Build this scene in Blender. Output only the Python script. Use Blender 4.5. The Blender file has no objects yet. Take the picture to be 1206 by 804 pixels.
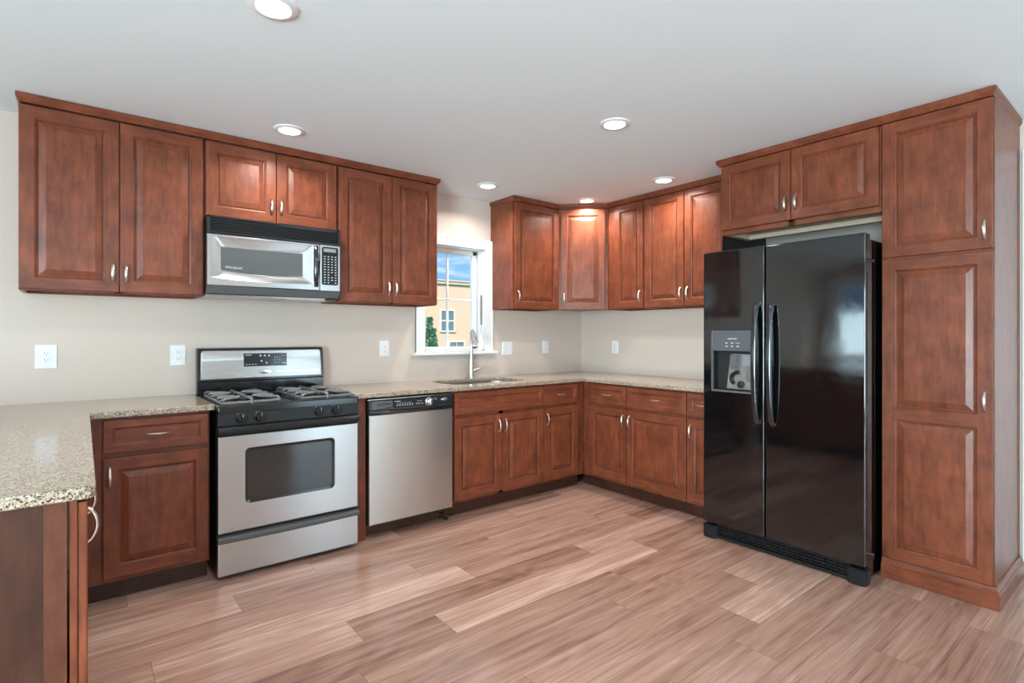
import bpy, bmesh, math, random
from mathutils import Vector, Matrix

# ------------------------------------------------------------------ camera, world, sun, fill lamps
PI = math.pi
R = math.radians
sc = bpy.context.scene
COL = sc.collection
rnd = random.Random(7)

cam_d = bpy.data.cameras.new('camera')
cam_d.sensor_width = 36.0
cam_d.lens = 633.66 / 1206 * 36
cam_d.shift_y = -8.15 / 1206
cam_d.clip_end = 300
cam = bpy.data.objects.new('camera', cam_d)
COL.objects.link(cam)
cam.location = (-3.928, -3.798, 1.278)
cam.rotation_euler = (PI / 2, 0, -0.6735)
sc.camera = cam

sc.view_settings.view_transform = 'Standard'
sc.view_settings.look = 'None'
sc.view_settings.exposure = 0.32
sc.view_settings.gamma = 1.0
sc.view_settings.use_curve_mapping = False
sc.cycles.use_denoising = True
sc.cycles.max_bounces = 10
sc.cycles.diffuse_bounces = 6
sc.cycles.glossy_bounces = 5
sc.cycles.sample_clamp_indirect = 6.0
sc.cycles.caustics_reflective = False
sc.cycles.caustics_refractive = False

LAMP_W = 7.5            # each ceiling downlight
FILL = 2.25               # multiplier on the fill lamps added at the unseen openings
LAMP_COL = (1.0, 0.975, 0.93)
FILL_COL = (0.66, 0.90, 1.0)

w = bpy.data.worlds.new('sky')
sc.world = w
w.use_nodes = True
nt = w.node_tree
nt.nodes.clear()
tc = nt.nodes.new('ShaderNodeTexCoord')
mp = nt.nodes.new('ShaderNodeMapping')
mp.inputs['Scale'].default_value = (1.6, 1.6, 5.5)
mp.inputs['Location'].default_value = (0.35, 0.1, 0.42)
nz = nt.nodes.new('ShaderNodeTexNoise')
nz.inputs['Scale'].default_value = 2.6
nz.inputs['Detail'].default_value = 7
nz.inputs['Roughness'].default_value = 0.55
rp = nt.nodes.new('ShaderNodeValToRGB')
rp.color_ramp.elements[0].position = 0.44
rp.color_ramp.elements[0].color = (0.20, 0.46, 0.80, 1)
rp.color_ramp.elements[1].position = 0.56
rp.color_ramp.elements[1].color = (0.83, 0.9, 0.97, 1)
bg = nt.nodes.new('ShaderNodeBackground')
bg.inputs['Strength'].default_value = 1.12
wo = nt.nodes.new('ShaderNodeOutputWorld')
nt.links.new(tc.outputs['Generated'], mp.inputs['Vector'])
nt.links.new(mp.outputs['Vector'], nz.inputs['Vector'])
nt.links.new(nz.outputs['Fac'], rp.inputs['Fac'])
nt.links.new(rp.outputs['Color'], bg.inputs['Color'])
nt.links.new(bg.outputs['Background'], wo.inputs['Surface'])

sun_d = bpy.data.lights.new('sun', 'SUN')
sun_d.energy = 3.9
sun_d.angle = R(0.6)
sun_d.color = (1.0, 0.95, 0.88)
sun = bpy.data.objects.new('sun', sun_d)
COL.objects.link(sun)
sun.rotation_euler = Vector((0.45, 0.55, -0.70)).to_track_quat('-Z', 'Y').to_euler()


def fill_lamp(name, loc, direction, sx, sy, watts):  # area lamp added outside an unseen opening to brighten the room
    d = bpy.data.lights.new(name, 'AREA')
    d.shape = 'RECTANGLE'
    d.size, d.size_y = sx, sy
    d.energy = watts * FILL
    d.color = FILL_COL
    o = bpy.data.objects.new(name, d)
    COL.objects.link(o)
    o.location = loc
    o.rotation_euler = Vector(direction).to_track_quat('-Z', 'Z').to_euler()
    return o


# room: x from XL to 0 (right wall), y from YB to 0 (back wall), z 0..H
XL, YB, H = -7.2, -7.0, 2.43
fill_lamp('fill_rear_door', (-0.66, YB - 0.16, 1.07), (0, 1, 0.35), 1.0, 2.05, 12)
fill_lamp('fill_rear_window', (-3.9, YB - 0.16, 1.45), (0, 1, 0.45), 1.7, 1.3, 14)
fill_lamp('fill_side_window', (XL - 0.16, -0.62, 1.3), (1, 0, 0.3), 0.7, 1.6, 12)
fill_lamp('fill_side_opening', (XL - 0.16, -4.9, 1.1), (1, 0, 0.28), 1.9, 2.0, 215)  # strongest fill, at a side opening made up for general light


# ------------------------------------------------------------------ materials
def mat(name):
    m = bpy.data.materials.new(name)
    m.use_nodes = True
    n = m.node_tree
    b = n.nodes['Principled BSDF']
    return m, n, b


def plain(name, col, rough=0.5, metal=0.0, spec=0.5, coat=0.0, ior=None, aniso=0.0):
    m, n, b = mat(name)
    b.inputs['Base Color'].default_value = (*col, 1)
    b.inputs['Roughness'].default_value = rough
    b.inputs['Metallic'].default_value = metal
    b.inputs['Specular IOR Level'].default_value = spec
    b.inputs['Coat Weight'].default_value = coat
    if ior:
        b.inputs['IOR'].default_value = ior
    if aniso:
        b.inputs['Anisotropic'].default_value = aniso
    return m


def node(n, t, **kw):
    x = n.nodes.new(t)
    for k, v in kw.items():
        if k in x.inputs.keys():
            x.inputs[k].default_value = v
        else:
            setattr(x, k, v)
    return x


def ramp(n, stops):
    r = n.nodes.new('ShaderNodeValToRGB')
    e = r.color_ramp.elements
    while len(e) < len(stops):
        e.new(0.5)
    for i, (p, c) in enumerate(stops):
        e[i].position = p
        e[i].color = (*c, 1)
    return r


def mixc(n, a, b, fac=0.5, blend='MIX'):
    m = n.nodes.new('ShaderNodeMix')
    m.data_type = 'RGBA'
    m.blend_type = blend
    for s, v in ((6, a), (7, b), (0, fac)):
        if hasattr(v, 'is_linked') or isinstance(v, bpy.types.NodeSocket):
            n.links.new(v, m.inputs[s])
        elif s == 0:
            m.inputs[0].default_value = v
        else:
            m.inputs[s].default_value = (*v, 1)
    return m.outputs[2]


def wood(name, scale, dark=(0.072, 0.0185, 0.0095), light=(0.300, 0.079, 0.033)):
    """stained cherry/maple: long soft grain plus blotches"""
    m, n, b = mat(name)
    L = n.links.new
    tc = node(n, 'ShaderNodeTexCoord')
    oi = node(n, 'ShaderNodeObjectInfo')
    add = node(n, 'ShaderNodeVectorMath', operation='MULTIPLY_ADD')
    comb = node(n, 'ShaderNodeCombineXYZ')
    for i in range(3):
        L(oi.outputs['Random'], comb.inputs[i])
    L(comb.outputs[0], add.inputs[0])
    add.inputs[1].default_value = (37.0, 53.0, 71.0)
    L(tc.outputs['Object'], add.inputs[2])
    mp = node(n, 'ShaderNodeMapping')
    mp.inputs['Scale'].default_value = scale
    L(add.outputs[0], mp.inputs['Vector'])
    g = node(n, 'ShaderNodeTexNoise', Scale=5.0, Detail=6.0, Roughness=0.62, Distortion=0.4)
    L(mp.outputs[0], g.inputs['Vector'])
    bl = node(n, 'ShaderNodeTexNoise', Scale=9.0, Detail=5.0, Roughness=0.6)
    L(add.outputs[0], bl.inputs['Vector'])
    r1 = ramp(n, [(0.08, dark), (0.90, light)])
    L(g.outputs['Fac'], r1.inputs['Fac'])
    r2 = ramp(n, [(0.30, (0.62, 0.57, 0.55)), (0.68, (1.15, 1.15, 1.15))])
    L(bl.outputs['Fac'], r2.inputs['Fac'])
    c = mixc(n, r1.outputs[0], r2.outputs[0], 0.85, 'MULTIPLY')
    L(c, b.inputs['Base Color'])
    b.inputs['Roughness'].default_value = 0.36
    b.inputs['Specular IOR Level'].default_value = 0.32
    b.inputs['Coat Weight'].default_value = 0.12
    b.inputs['Coat Roughness'].default_value = 0.28
    bp = node(n, 'ShaderNodeBump', Strength=0.04, Distance=0.002)
    L(g.outputs['Fac'], bp.inputs['Height'])
    L(bp.outputs[0], b.inputs['Normal'])
    return m


def paint(name, col, rough=0.6, bump=0.02, scale=240):
    m, n, b = mat(name)
    L = n.links.new
    b.inputs['Base Color'].default_value = (*col, 1)
    b.inputs['Roughness'].default_value = rough
    b.inputs['Specular IOR Level'].default_value = 0.3
    tc = node(n, 'ShaderNodeTexCoord')
    nz = node(n, 'ShaderNodeTexNoise', Scale=float(scale), Detail=2.0)
    L(tc.outputs['Object'], nz.inputs['Vector'])
    bp = node(n, 'ShaderNodeBump', Strength=bump, Distance=0.002)
    L(nz.outputs['Fac'], bp.inputs['Height'])
    L(bp.outputs[0], b.inputs['Normal'])
    return m


def granite(name):
    m, n, b = mat(name)
    L = n.links.new
    tc = node(n, 'ShaderNodeTexCoord')
    v1 = node(n, 'ShaderNodeTexVoronoi', Scale=300.0)
    L(tc.outputs['Object'], v1.inputs['Vector'])
    sp = node(n, 'ShaderNodeSeparateColor')
    L(v1.outputs['Color'], sp.inputs[0])
    r = ramp(n, [(0.0, (0.040, 0.030, 0.023)), (0.12, (0.15, 0.105, 0.072)), (0.27, (0.31, 0.228, 0.155)), (0.44, (0.43, 0.33, 0.24)),
                 (0.66, (0.51, 0.425, 0.335)), (0.88, (0.33, 0.295, 0.26))])
    r.color_ramp.interpolation = 'CONSTANT'
    L(sp.outputs[0], r.inputs['Fac'])
    nz = node(n, 'ShaderNodeTexNoise', Scale=75.0, Detail=4.0, Roughness=0.7)
    L(tc.outputs['Object'], nz.inputs['Vector'])
    r2 = ramp(n, [(0.34, (0.62, 0.57, 0.52)), (0.50, (1.0, 1.0, 1.0)), (0.68, (1.18, 1.13, 1.02))])
    L(nz.outputs['Fac'], r2.inputs['Fac'])
    c = mixc(n, r.outputs[0], r2.outputs[0], 0.8, 'MULTIPLY')
    L(c, b.inputs['Base Color'])
    b.inputs['Roughness'].default_value = 0.13
    b.inputs['Coat Weight'].default_value = 0.25
    b.inputs['Coat Roughness'].default_value = 0.06
    return m


def floor_mat():
    m, n, b = mat('walnut_laminate_planks')
    L = n.links.new
    uv = node(n, 'ShaderNodeUVMap', uv_map='plank')       # metres within the plank
    uv2 = node(n, 'ShaderNodeUVMap', uv_map='size')       # plank length and width
    at = node(n, 'ShaderNodeAttribute', attribute_name='tone')
    sep = node(n, 'ShaderNodeSeparateColor')
    L(at.outputs['Color'], sep.inputs[0])
    off = node(n, 'ShaderNodeVectorMath', operation='MULTIPLY_ADD')
    L(at.outputs['Color'], off.inputs[0])
    off.inputs[1].default_value = (61, 47, 29)
    L(uv.outputs[0], off.inputs[2])
    mp = node(n, 'ShaderNodeMapping')
    mp.inputs['Scale'].default_value = (0.55, 9.0, 1.0)
    L(off.outputs[0], mp.inputs['Vector'])
    g = node(n, 'ShaderNodeTexNoise', Scale=2.2, Detail=7.0, Roughness=0.62, Distortion=0.5)
    L(mp.outputs[0], g.inputs['Vector'])
    mp2 = node(n, 'ShaderNodeMapping')
    mp2.inputs['Scale'].default_value = (0.9, 55.0, 1.0)
    L(off.outputs[0], mp2.inputs['Vector'])
    g2 = node(n, 'ShaderNodeTexNoise', Scale=2.5, Detail=5.0, Roughness=0.6, Distortion=0.5)
    L(mp2.outputs[0], g2.inputs['Vector'])
    # cathedral figure: contour lines of a stretched noise
    mp3 = node(n, 'ShaderNodeMapping')
    mp3.inputs['Scale'].default_value = (0.9, 5.0, 1.0)
    L(off.outputs[0], mp3.inputs['Vector'])
    g3 = node(n, 'ShaderNodeTexNoise', Scale=1.3, Detail=1.5, Roughness=0.4)
    L(mp3.outputs[0], g3.inputs['Vector'])
    mu = node(n, 'ShaderNodeMath', operation='MULTIPLY')
    L(g3.outputs['Fac'], mu.inputs[0])
    mu.inputs[1].default_value = 62.0
    sn = node(n, 'ShaderNodeMath', operation='SINE')
    L(mu.outputs[0], sn.inputs[0])
    r = ramp(n, [(0.12, (0.165, 0.083, 0.058)), (0.36, (0.325, 0.180, 0.132)), (0.62, (0.465, 0.278, 0.215)), (0.86, (0.66, 0.45, 0.355))])
    # tone shifts which part of the ramp a plank uses
    ma = node(n, 'ShaderNodeMath', operation='MULTIPLY_ADD')
    L(sep.outputs[0], ma.inputs[0])
    ma.inputs[1].default_value = 0.56
    ma.inputs[2].default_value = -0.29
    ad = node(n, 'ShaderNodeMath', operation='ADD')
    L(g.outputs['Fac'], ad.inputs[0])
    L(ma.outputs[0], ad.inputs[1])
    ad2 = node(n, 'ShaderNodeMath', operation='MULTIPLY_ADD')
    L(sn.outputs[0], ad2.inputs[0])
    ad2.inputs[1].default_value = 0.035
    L(ad.outputs[0], ad2.inputs[2])
    L(ad2.outputs[0], r.inputs['Fac'])
    r2 = ramp(n, [(0.30, (0.58, 0.53, 0.50)), (0.50, (1.0, 1.0, 1.0))])
    L(g2.outputs['Fac'], r2.inputs['Fac'])
    c = mixc(n, r.outputs[0], r2.outputs[0], 0.8, 'MULTIPLY')
    # bevelled seams: distance to the plank's edges
    s1 = node(n, 'ShaderNodeSeparateXYZ')
    L(uv.outputs[0], s1.inputs[0])
    s2 = node(n, 'ShaderNodeSeparateXYZ')
    L(uv2.outputs[0], s2.inputs[0])
    ds = []
    for k in (0, 1):
        sub = node(n, 'ShaderNodeMath', operation='SUBTRACT')
        L(s2.outputs[k], sub.inputs[0])
        L(s1.outputs[k], sub.inputs[1])
        mn = node(n, 'ShaderNodeMath', operation='MINIMUM')
        L(s1.outputs[k], mn.inputs[0])
        L(sub.outputs[0], mn.inputs[1])
        ds.append(mn)
    mn = node(n, 'ShaderNodeMath', operation='MINIMUM')
    L(ds[0].outputs[0], mn.inputs[0])
    L(ds[1].outputs[0], mn.inputs[1])
    mr = node(n, 'ShaderNodeMapRange')
    mr.inputs['From Min'].default_value = 0.0002
    mr.inputs['From Max'].default_value = 0.0013
    L(mn.outputs[0], mr.inputs['Value'])
    c2 = mixc(n, (0.16, 0.085, 0.06), c, mr.outputs[0])
    L(c2, b.inputs['Base Color'])
    b.inputs['Roughness'].default_value = 0.22
    b.inputs['Specular IOR Level'].default_value = 0.6
    bp = node(n, 'ShaderNodeBump', Strength=0.25, Distance=0.001)
    L(mr.outputs[0], bp.inputs['Height'])
    L(bp.outputs[0], b.inputs['Normal'])
    return m


def brushed(name, col, rough, sc_, bump=0.05):
    m, n, b = mat(name)
    L = n.links.new
    b.inputs['Base Color'].default_value = (*col, 1)
    b.inputs['Metallic'].default_value = 1.0
    b.inputs['Roughness'].default_value = rough
    b.inputs['Anisotropic'].default_value = 0.75
    b.inputs['Anisotropic Rotation'].default_value = 0.25
    tg = node(n, 'ShaderNodeTangent', direction_type='RADIAL', axis='Z')
    L(tg.outputs[0], b.inputs['Tangent'])
    tc = node(n, 'ShaderNodeTexCoord')
    mp = node(n, 'ShaderNodeMapping')
    mp.inputs['Scale'].default_value = sc_
    L(tc.outputs['Object'], mp.inputs['Vector'])
    nz = node(n, 'ShaderNodeTexNoise', Scale=4.0, Detail=3.0)
    L(mp.outputs[0], nz.inputs['Vector'])
    bp = node(n, 'ShaderNodeBump', Strength=bump, Distance=0.001)
    L(nz.outputs['Fac'], bp.inputs['Height'])
    L(bp.outputs[0], b.inputs['Normal'])
    mr = node(n, 'ShaderNodeMapRange')
    mr.inputs['To Min'].default_value = rough - 0.008
    mr.inputs['To Max'].default_value = rough + 0.008
    L(nz.outputs['Fac'], mr.inputs['Value'])
    L(mr.outputs[0], b.inputs['Roughness'])
    return m


def pane_mat(name, tint=(1, 1, 1), gloss=0.06):
    m = bpy.data.materials.new(name)
    m.use_nodes = True
    n = m.node_tree
    n.nodes.clear()
    o = node(n, 'ShaderNodeOutputMaterial')
    t = node(n, 'ShaderNodeBsdfTransparent', Color=(*tint, 1))
    g = node(n, 'ShaderNodeBsdfGlossy', Roughness=0.0)
    x = node(n, 'ShaderNodeMixShader', Fac=gloss)
    n.links.new(t.outputs[0], x.inputs[1])
    n.links.new(g.outputs[0], x.inputs[2])
    n.links.new(x.outputs[0], o.inputs[0])
    return m


def emit(name, col, s):
    m, n, b = mat(name)
    b.inputs['Base Color'].default_value = (*col, 1)
    b.inputs['Emission Color'].default_value = (*col, 1)
    b.inputs['Emission Strength'].default_value = s
    return m


def smudged_black(name):
    """glossy black enamel with wiped smudges in its sheen"""
    m, n, b = mat(name)
    L = n.links.new
    b.inputs['Base Color'].default_value = (0.003, 0.003, 0.0035, 1)
    b.inputs['IOR'].default_value = 1.78
    tc = node(n, 'ShaderNodeTexCoord')
    nz = node(n, 'ShaderNodeTexNoise', Scale=2.6, Detail=5.0, Roughness=0.6, Distortion=1.2)
    L(tc.outputs['Object'], nz.inputs['Vector'])
    mr = node(n, 'ShaderNodeMapRange')
    mr.inputs['From Min'].default_value = 0.42
    mr.inputs['From Max'].default_value = 0.72
    mr.inputs['To Min'].default_value = 0.05
    mr.inputs['To Max'].default_value = 0.15
    L(nz.outputs['Fac'], mr.inputs['Value'])
    L(mr.outputs[0], b.inputs['Roughness'])
    return m


M = dict(
    wall=paint('wall_paint', (0.635, 0.535, 0.467)),
    ceil=paint('ceiling_paint', (0.82, 0.885, 0.92), 0.8, 0.03),
    trim=plain('white_trim', (0.80, 0.80, 0.80), 0.35),
    wood=wood('cherry_upright_grain', (9.0, 9.0, 1.5)),
    woodh=wood('cherry_level_grain', (1.5, 9.0, 9.0)),
    wooddark=wood('cherry_dark', (9.0, 9.0, 1.5), (0.030, 0.0115, 0.007), (0.085, 0.030, 0.017)),  # darker cherry for the peninsula carcass and the toe kicks
    raw=plain('bare_birch_ply', (0.62, 0.47, 0.34), 0.6),
    near_black=plain('near_black_panel', (0.012, 0.009, 0.008), 0.5),  # near-black in one flat colour, beside the refrigerator
    granite=granite('speckled_granite'),
    floor=floor_mat(),
    nickel=plain('satin_nickel', (0.72, 0.66, 0.60), 0.28, 1.0),
    steel=brushed('brushed_steel', (0.53, 0.53, 0.53), 0.28, (2.0, 2.0, 160.0), 0.0006),
    steelv=brushed('brushed_steel_warm', (0.56, 0.54, 0.515), 0.30, (160.0, 2.0, 2.0), 0.0006),
    sinksteel=plain('sink_steel', (0.62, 0.62, 0.63), 0.3, 1.0),
    faucet=plain('brushed_nickel_faucet', (0.60, 0.59, 0.57), 0.25, 1.0),
    black=smudged_black('black_enamel'),
    gloss=plain('black_gloss', (0.010, 0.010, 0.011), 0.12, 0, 0.6),
    satin=plain('black_satin', (0.013, 0.013, 0.0135), 0.32, 0, 0.28),
    matte=plain('black_matte', (0.010, 0.010, 0.010), 0.6),
    greyp=plain('dark_grey_plastic', (0.10, 0.105, 0.11), 0.4),
    glassd=plain('dark_oven_glass', (0.02, 0.021, 0.021), 0.06, 0, 0.9),
    mwglass=plain('microwave_mesh_glass', (0.075, 0.078, 0.08), 0.16, 0, 0.7),
    iron=plain('cast_iron', (0.17, 0.17, 0.172), 0.38, 0.35),
    mark=plain('pale_print', (0.55, 0.56, 0.57), 0.5),
    lcd=plain('grey_display', (0.22, 0.24, 0.25), 0.2),
    chrome=plain('chrome', (0.75, 0.75, 0.76), 0.12, 1.0),
    grip=plain('black_chrome_handle', (0.075, 0.077, 0.08), 0.14, 0.85),
    plast=plain('clear_grey_plastic', (0.26, 0.25, 0.235), 0.2, 0.4),
    outlet=plain('white_plastic', (0.82, 0.82, 0.83), 0.3),
    slot=plain('outlet_slot', (0.08, 0.08, 0.08), 0.5),
    lens=emit('lamp_lens', (1.0, 0.96, 0.90), 6.0),
    pane=pane_mat('window_pane', (1, 1, 1), 0.04),
    stucco=paint('tan_stucco', (0.80, 0.59, 0.42), 0.9, 0.1, 30),
    green=plain('green_trim_paint', (0.06, 0.22, 0.17), 0.5),
    farpane=plain('far_window_glass', (0.16, 0.24, 0.24), 0.15),
    leaf=plain('tree_leaf', (0.15, 0.41, 0.26), 0.6),
    bark=plain('tree_bark', (0.10, 0.07, 0.05), 0.9),
    lawn=paint('lawn', (0.10, 0.16, 0.05), 0.9, 0.2, 20),
    concrete=paint('foundation', (0.4, 0.39, 0.37), 0.9, 0.1, 30),
)


# ------------------------------------------------------------------ helpers
def obj(name, bm, mats, parent=None, Mx=None, angle=32):
    if Mx is not None:
        bm.transform(Mx)
    me = bpy.data.meshes.new(name)
    bm.normal_update()
    bm.to_mesh(me)
    bm.free()
    if not isinstance(mats, (list, tuple)):
        mats = [mats]
    for m in mats:
        me.materials.append(m)
    me.shade_smooth()
    me.set_sharp_from_angle(angle=R(angle))
    o = bpy.data.objects.new(name, me)
    COL.objects.link(o)
    if parent:
        o.parent = parent
    if len(me.polygons) > 1:
        wn = o.modifiers.new('weighted_normal', 'WEIGHTED_NORMAL')
        wn.keep_sharp = True
        wn.weight = 90
    return o


def tag(o, label=None, cat=None, group=None, kind=None):
    if label: o['label'] = label
    if cat: o['category'] = cat
    if group: o['group'] = group
    if kind: o['kind'] = kind
    return o


def thing(name, label, cat, loc=(0, 0, 0), rz=0, group=None):
    o = bpy.data.objects.new(name, None)
    o.empty_display_size = 0.1
    COL.objects.link(o)
    o.location = loc
    o.rotation_euler = (0, 0, rz)
    return tag(o, label, cat, group)


def copy_tree(o, parent=None):
    c = o.copy()
    COL.objects.link(c)
    if parent:
        c.parent = parent
    for ch in o.children:
        copy_tree(ch, c)
    return c


def BM():
    return bmesh.new()


def box(bm, x0, x1, y0, y1, z0, z1, bev=0.0, mi=0, seg=2):
    if x1 < x0: x0, x1 = x1, x0
    if y1 < y0: y0, y1 = y1, y0
    if z1 < z0: z0, z1 = z1, z0
    t = bmesh.new()
    bmesh.ops.create_cube(t, size=1)
    for v in t.verts:
        v.co = Vector(((x0 + x1) / 2 + v.co.x * (x1 - x0), (y0 + y1) / 2 + v.co.y * (y1 - y0), (z0 + z1) / 2 + v.co.z * (z1 - z0)))
    if bev > 0:
        bev = min(bev, 0.49 * min(x1 - x0, y1 - y0, z1 - z0))
        bmesh.ops.bevel(t, geom=t.edges[:], offset=bev, segments=seg, profile=0.5, affect='EDGES')
    for f in t.faces:
        f.material_index = mi
    merge(bm, t)
    return bm


def merge(bm, t, Mx=None):
    if Mx is not None:
        t.transform(Mx)
    me = bpy.data.meshes.new('tmp')
    t.to_mesh(me)
    t.free()
    bm.from_mesh(me)
    bpy.data.meshes.remove(me)


def loops(bm, ls, cap0=False, cap1=True, closed=True, mi=0):
    rows = [[bm.verts.new(p) for p in l] for l in ls]
    k = len(rows[0])
    for a, b in zip(rows, rows[1:]):
        for i in range(k if closed else k - 1):
            j = (i + 1) % k
            f = bm.faces.new((a[i], a[j], b[j], b[i]))
            f.material_index = mi
    if cap0:
        bm.faces.new(list(reversed(rows[0]))).material_index = mi
    if cap1:
        bm.faces.new(rows[-1]).material_index = mi
    return rows


def fix(bm):
    bmesh.ops.recalc_face_normals(bm, faces=bm.faces[:])
    return bm


def tube(bm, pts, rad, seg=10, flat=None, up=Vector((0, 0, 1)), mi=0):
    """sweep a circle (or an ellipse: flat=(a,b) factors) along pts; rad is a number or a list"""
    pts = [Vector(p) for p in pts]
    n = len(pts)
    rows = []
    for i, p in enumerate(pts):
        t = (pts[min(i + 1, n - 1)] - pts[max(i - 1, 0)]).normalized()
        u = up
        if abs(t.dot(u)) > 0.98:
            u = Vector((1, 0, 0)) if abs(t.x) < 0.9 else Vector((0, 1, 0))
        s = t.cross(u).normalized()
        v = s.cross(t).normalized()
        r = rad[i] if isinstance(rad, (list, tuple)) else rad
        fa, fb = flat if flat else (1, 1)
        rows.append([p + s * math.cos(2 * PI * k / seg) * r * fa + v * math.sin(2 * PI * k / seg) * r * fb for k in range(seg)])
    t = bmesh.new()
    loops(t, rows, True, True, mi=mi)
    fix(t)
    merge(bm, t)
    return bm


def lathe(bm, prof, seg=24, Mx=None, mi=0):
    """prof = [(r, z)...] spun about z"""
    t = bmesh.new()
    rows = []
    for r, z in prof:
        rows.append([Vector((max(r, 1e-4) * math.cos(2 * PI * k / seg), max(r, 1e-4) * math.sin(2 * PI * k / seg), z)) for k in range(seg)])
    loops(t, rows, True, True, mi=mi)
    fix(t)
    merge(bm, t, Mx)
    return bm


def prism(bm, poly, z0, z1, mi=0):
    t = bmesh.new()
    loops(t, [[Vector((x, y, z0)) for x, y in poly], [Vector((x, y, z1)) for x, y in poly]], True, True, mi=mi)
    fix(t)
    merge(bm, t)
    return bm


def rrect(x0, x1, y0, y1, r, n=6):
    pts = []
    for cx, cy, a in ((x1 - r, y1 - r, 0), (x0 + r, y1 - r, 90), (x0 + r, y0 + r, 180), (x1 - r, y0 + r, 270)):
        for i in range(n + 1):
            t = R(a + 90 * i / n)
            pts.append((cx + r * math.cos(t), cy + r * math.sin(t)))
    return pts


def slab(name, outlines, z0, z1, m, parent=None, bev=0.004, Mx=None):
    """flat slab from 2D outlines (the first the edge, the rest holes), edges rounded"""
    cu = bpy.data.curves.new(name, 'CURVE')
    cu.dimensions = '2D'
    cu.fill_mode = 'BOTH'
    for o in outlines:
        s = cu.splines.new('POLY')
        s.points.add(len(o) - 1)
        for p, (x, y) in zip(s.points, o):
            p.co = (x, y, 0, 1)
        s.use_cyclic_u = True
    cu.extrude = (z1 - z0) / 2 - bev
    cu.bevel_depth = bev
    cu.bevel_resolution = 2
    cu.offset = -bev
    tmp = bpy.data.objects.new('tmp', cu)
    COL.objects.link(tmp)
    bpy.context.view_layer.update()
    me = bpy.data.meshes.new_from_object(tmp.evaluated_get(bpy.context.evaluated_depsgraph_get()))
    bpy.data.objects.remove(tmp)
    bm = bmesh.new()
    bm.from_mesh(me)
    bpy.data.meshes.remove(me)
    bmesh.ops.remove_doubles(bm, verts=bm.verts[:], dist=1e-5)
    bm.transform(Matrix.Translation((0, 0, (z0 + z1) / 2)))
    for f in bm.faces:
        f.material_index = 0
    return obj(name, bm, m, parent, Mx)


def text(name, s, size, m, parent, Mx, shear=0.0, depth=0.0004):
    cu = bpy.data.curves.new(name, 'FONT')
    cu.body = s
    cu.size = size
    cu.shear = shear
    cu.extrude = depth
    cu.align_x = 'CENTER'
    cu.align_y = 'CENTER'
    tmp = bpy.data.objects.new('tmp', cu)
    COL.objects.link(tmp)
    bpy.context.view_layer.update()
    me = bpy.data.meshes.new_from_object(tmp.evaluated_get(bpy.context.evaluated_depsgraph_get()))
    bpy.data.objects.remove(tmp)
    bm = bmesh.new()
    bm.from_mesh(me)
    bpy.data.meshes.remove(me)
    for f in bm.faces:
        f.material_index = 0
    return obj(name, bm, m, parent, Mx)


def facing(x, y, z):
    """matrix that stands a flat XY shape up so it faces -y, at x, y, z"""
    return Matrix.Translation((x, y, z)) @ Matrix.Rotation(PI / 2, 4, 'X')


# ------------------------------------------------------------------ room shell
def struct(name, bm, m, parent=None):
    o = obj(name, bm, m, parent)
    if not parent:
        o['kind'] = 'structure'
    return o


def wall_with_holes(bm, a0, a1, b0, b1, holes, axis, z0=0.0, z1=H):
    """wall running along axis from a0 to a1, thick from b0 to b1; holes = (s0, s1, zb, zt)"""
    def bx(s0, s1, zb, zt):
        if s1 - s0 < 1e-4 or zt - zb < 1e-4:
            return
        if axis == 'x': box(bm, s0, s1, b0, b1, zb, zt)
        else: box(bm, b0, b1, s0, s1, zb, zt)
    c = a0
    for s0, s1, zb, zt in sorted(holes):
        bx(c, s0, z0, z1)
        bx(s0, s1, z0, zb)
        bx(s0, s1, zt, z1)
        c = s1
    bx(c, a1, z0, z1)
    return bm


WX0, WX1, WZ0, WZ1 = -1.800, -1.205, 1.140, 2.010       # kitchen window opening
T = 0.14
struct('wall_back', wall_with_holes(BM(), XL - T, T, 0, T, [(WX0, WX1, WZ0, WZ1)], 'x'), M['wall'])
struct('wall_right', wall_with_holes(BM(), YB, 0, 0, T, [(-4.26, -3.345, 0, 2.175)], 'y'), M['wall'])
struct('wall_left', wall_with_holes(BM(), YB, 0, XL - T, XL, [(-0.97, -0.27, 0.5, 2.1), (-5.85, -3.95, 0.03, 2.15)], 'y'), M['wall'])
struct('wall_rear', wall_with_holes(BM(), XL - T, T, YB - T, YB, [(-1.18, -0.14, 0.03, 2.1), (-4.75, -3.05, 0.8, 2.1)], 'x'), M['wall'])
b = BM(); box(b, XL - T, T, YB - T, T, H, H + 0.15); struct('ceiling', b, M['ceil'])

# plank floor: one mesh, every plank its own face with its own tone
bm = BM()
uvp = bm.loops.layers.uv.new('plank')
uvs = bm.loops.layers.uv.new('size')
ct = bm.loops.layers.float_color.new('tone')
PW, PL, Y0 = 0.1925, 1.41, -0.695
joint = {0: -2.941, 1: -3.352, 3: -2.31, 4: -1.60, 5: -2.674, 7: -1.94, 8: -1.225, 9: -1.59, 12: -1.42, 13: -0.89}
tones = {(0, -2.2): .55, (0, -3.6): .72, (1, -2.6): .42, (1, -4.0): .92, (2, -2.5): .5, (2, -3.7): .75, (2, -3.3): .7, (3, -3.0): .88, (3, -1.6): .42, (4, -2.3): .22, (4, -3.7): .68,  # planks at the left lightened in tone to stand in for stronger light
         (4, -0.9): .66, (5, -2.0): .85, (5, -3.4): .22, (6, -2.0): .35, (6, -3.0): .35, (7, -1.2): .42, (7, -2.6): .3, (8, -0.5): .74, (8, -1.9): .4,
         (9, -0.9): .82, (9, -2.3): .45, (10, -1.5): .48, (11, -1.5): .52, (12, -0.7): .46, (12, -2.1): .40, (13, -0.3): .62, (13, -1.5): .38}
k = -4
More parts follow.
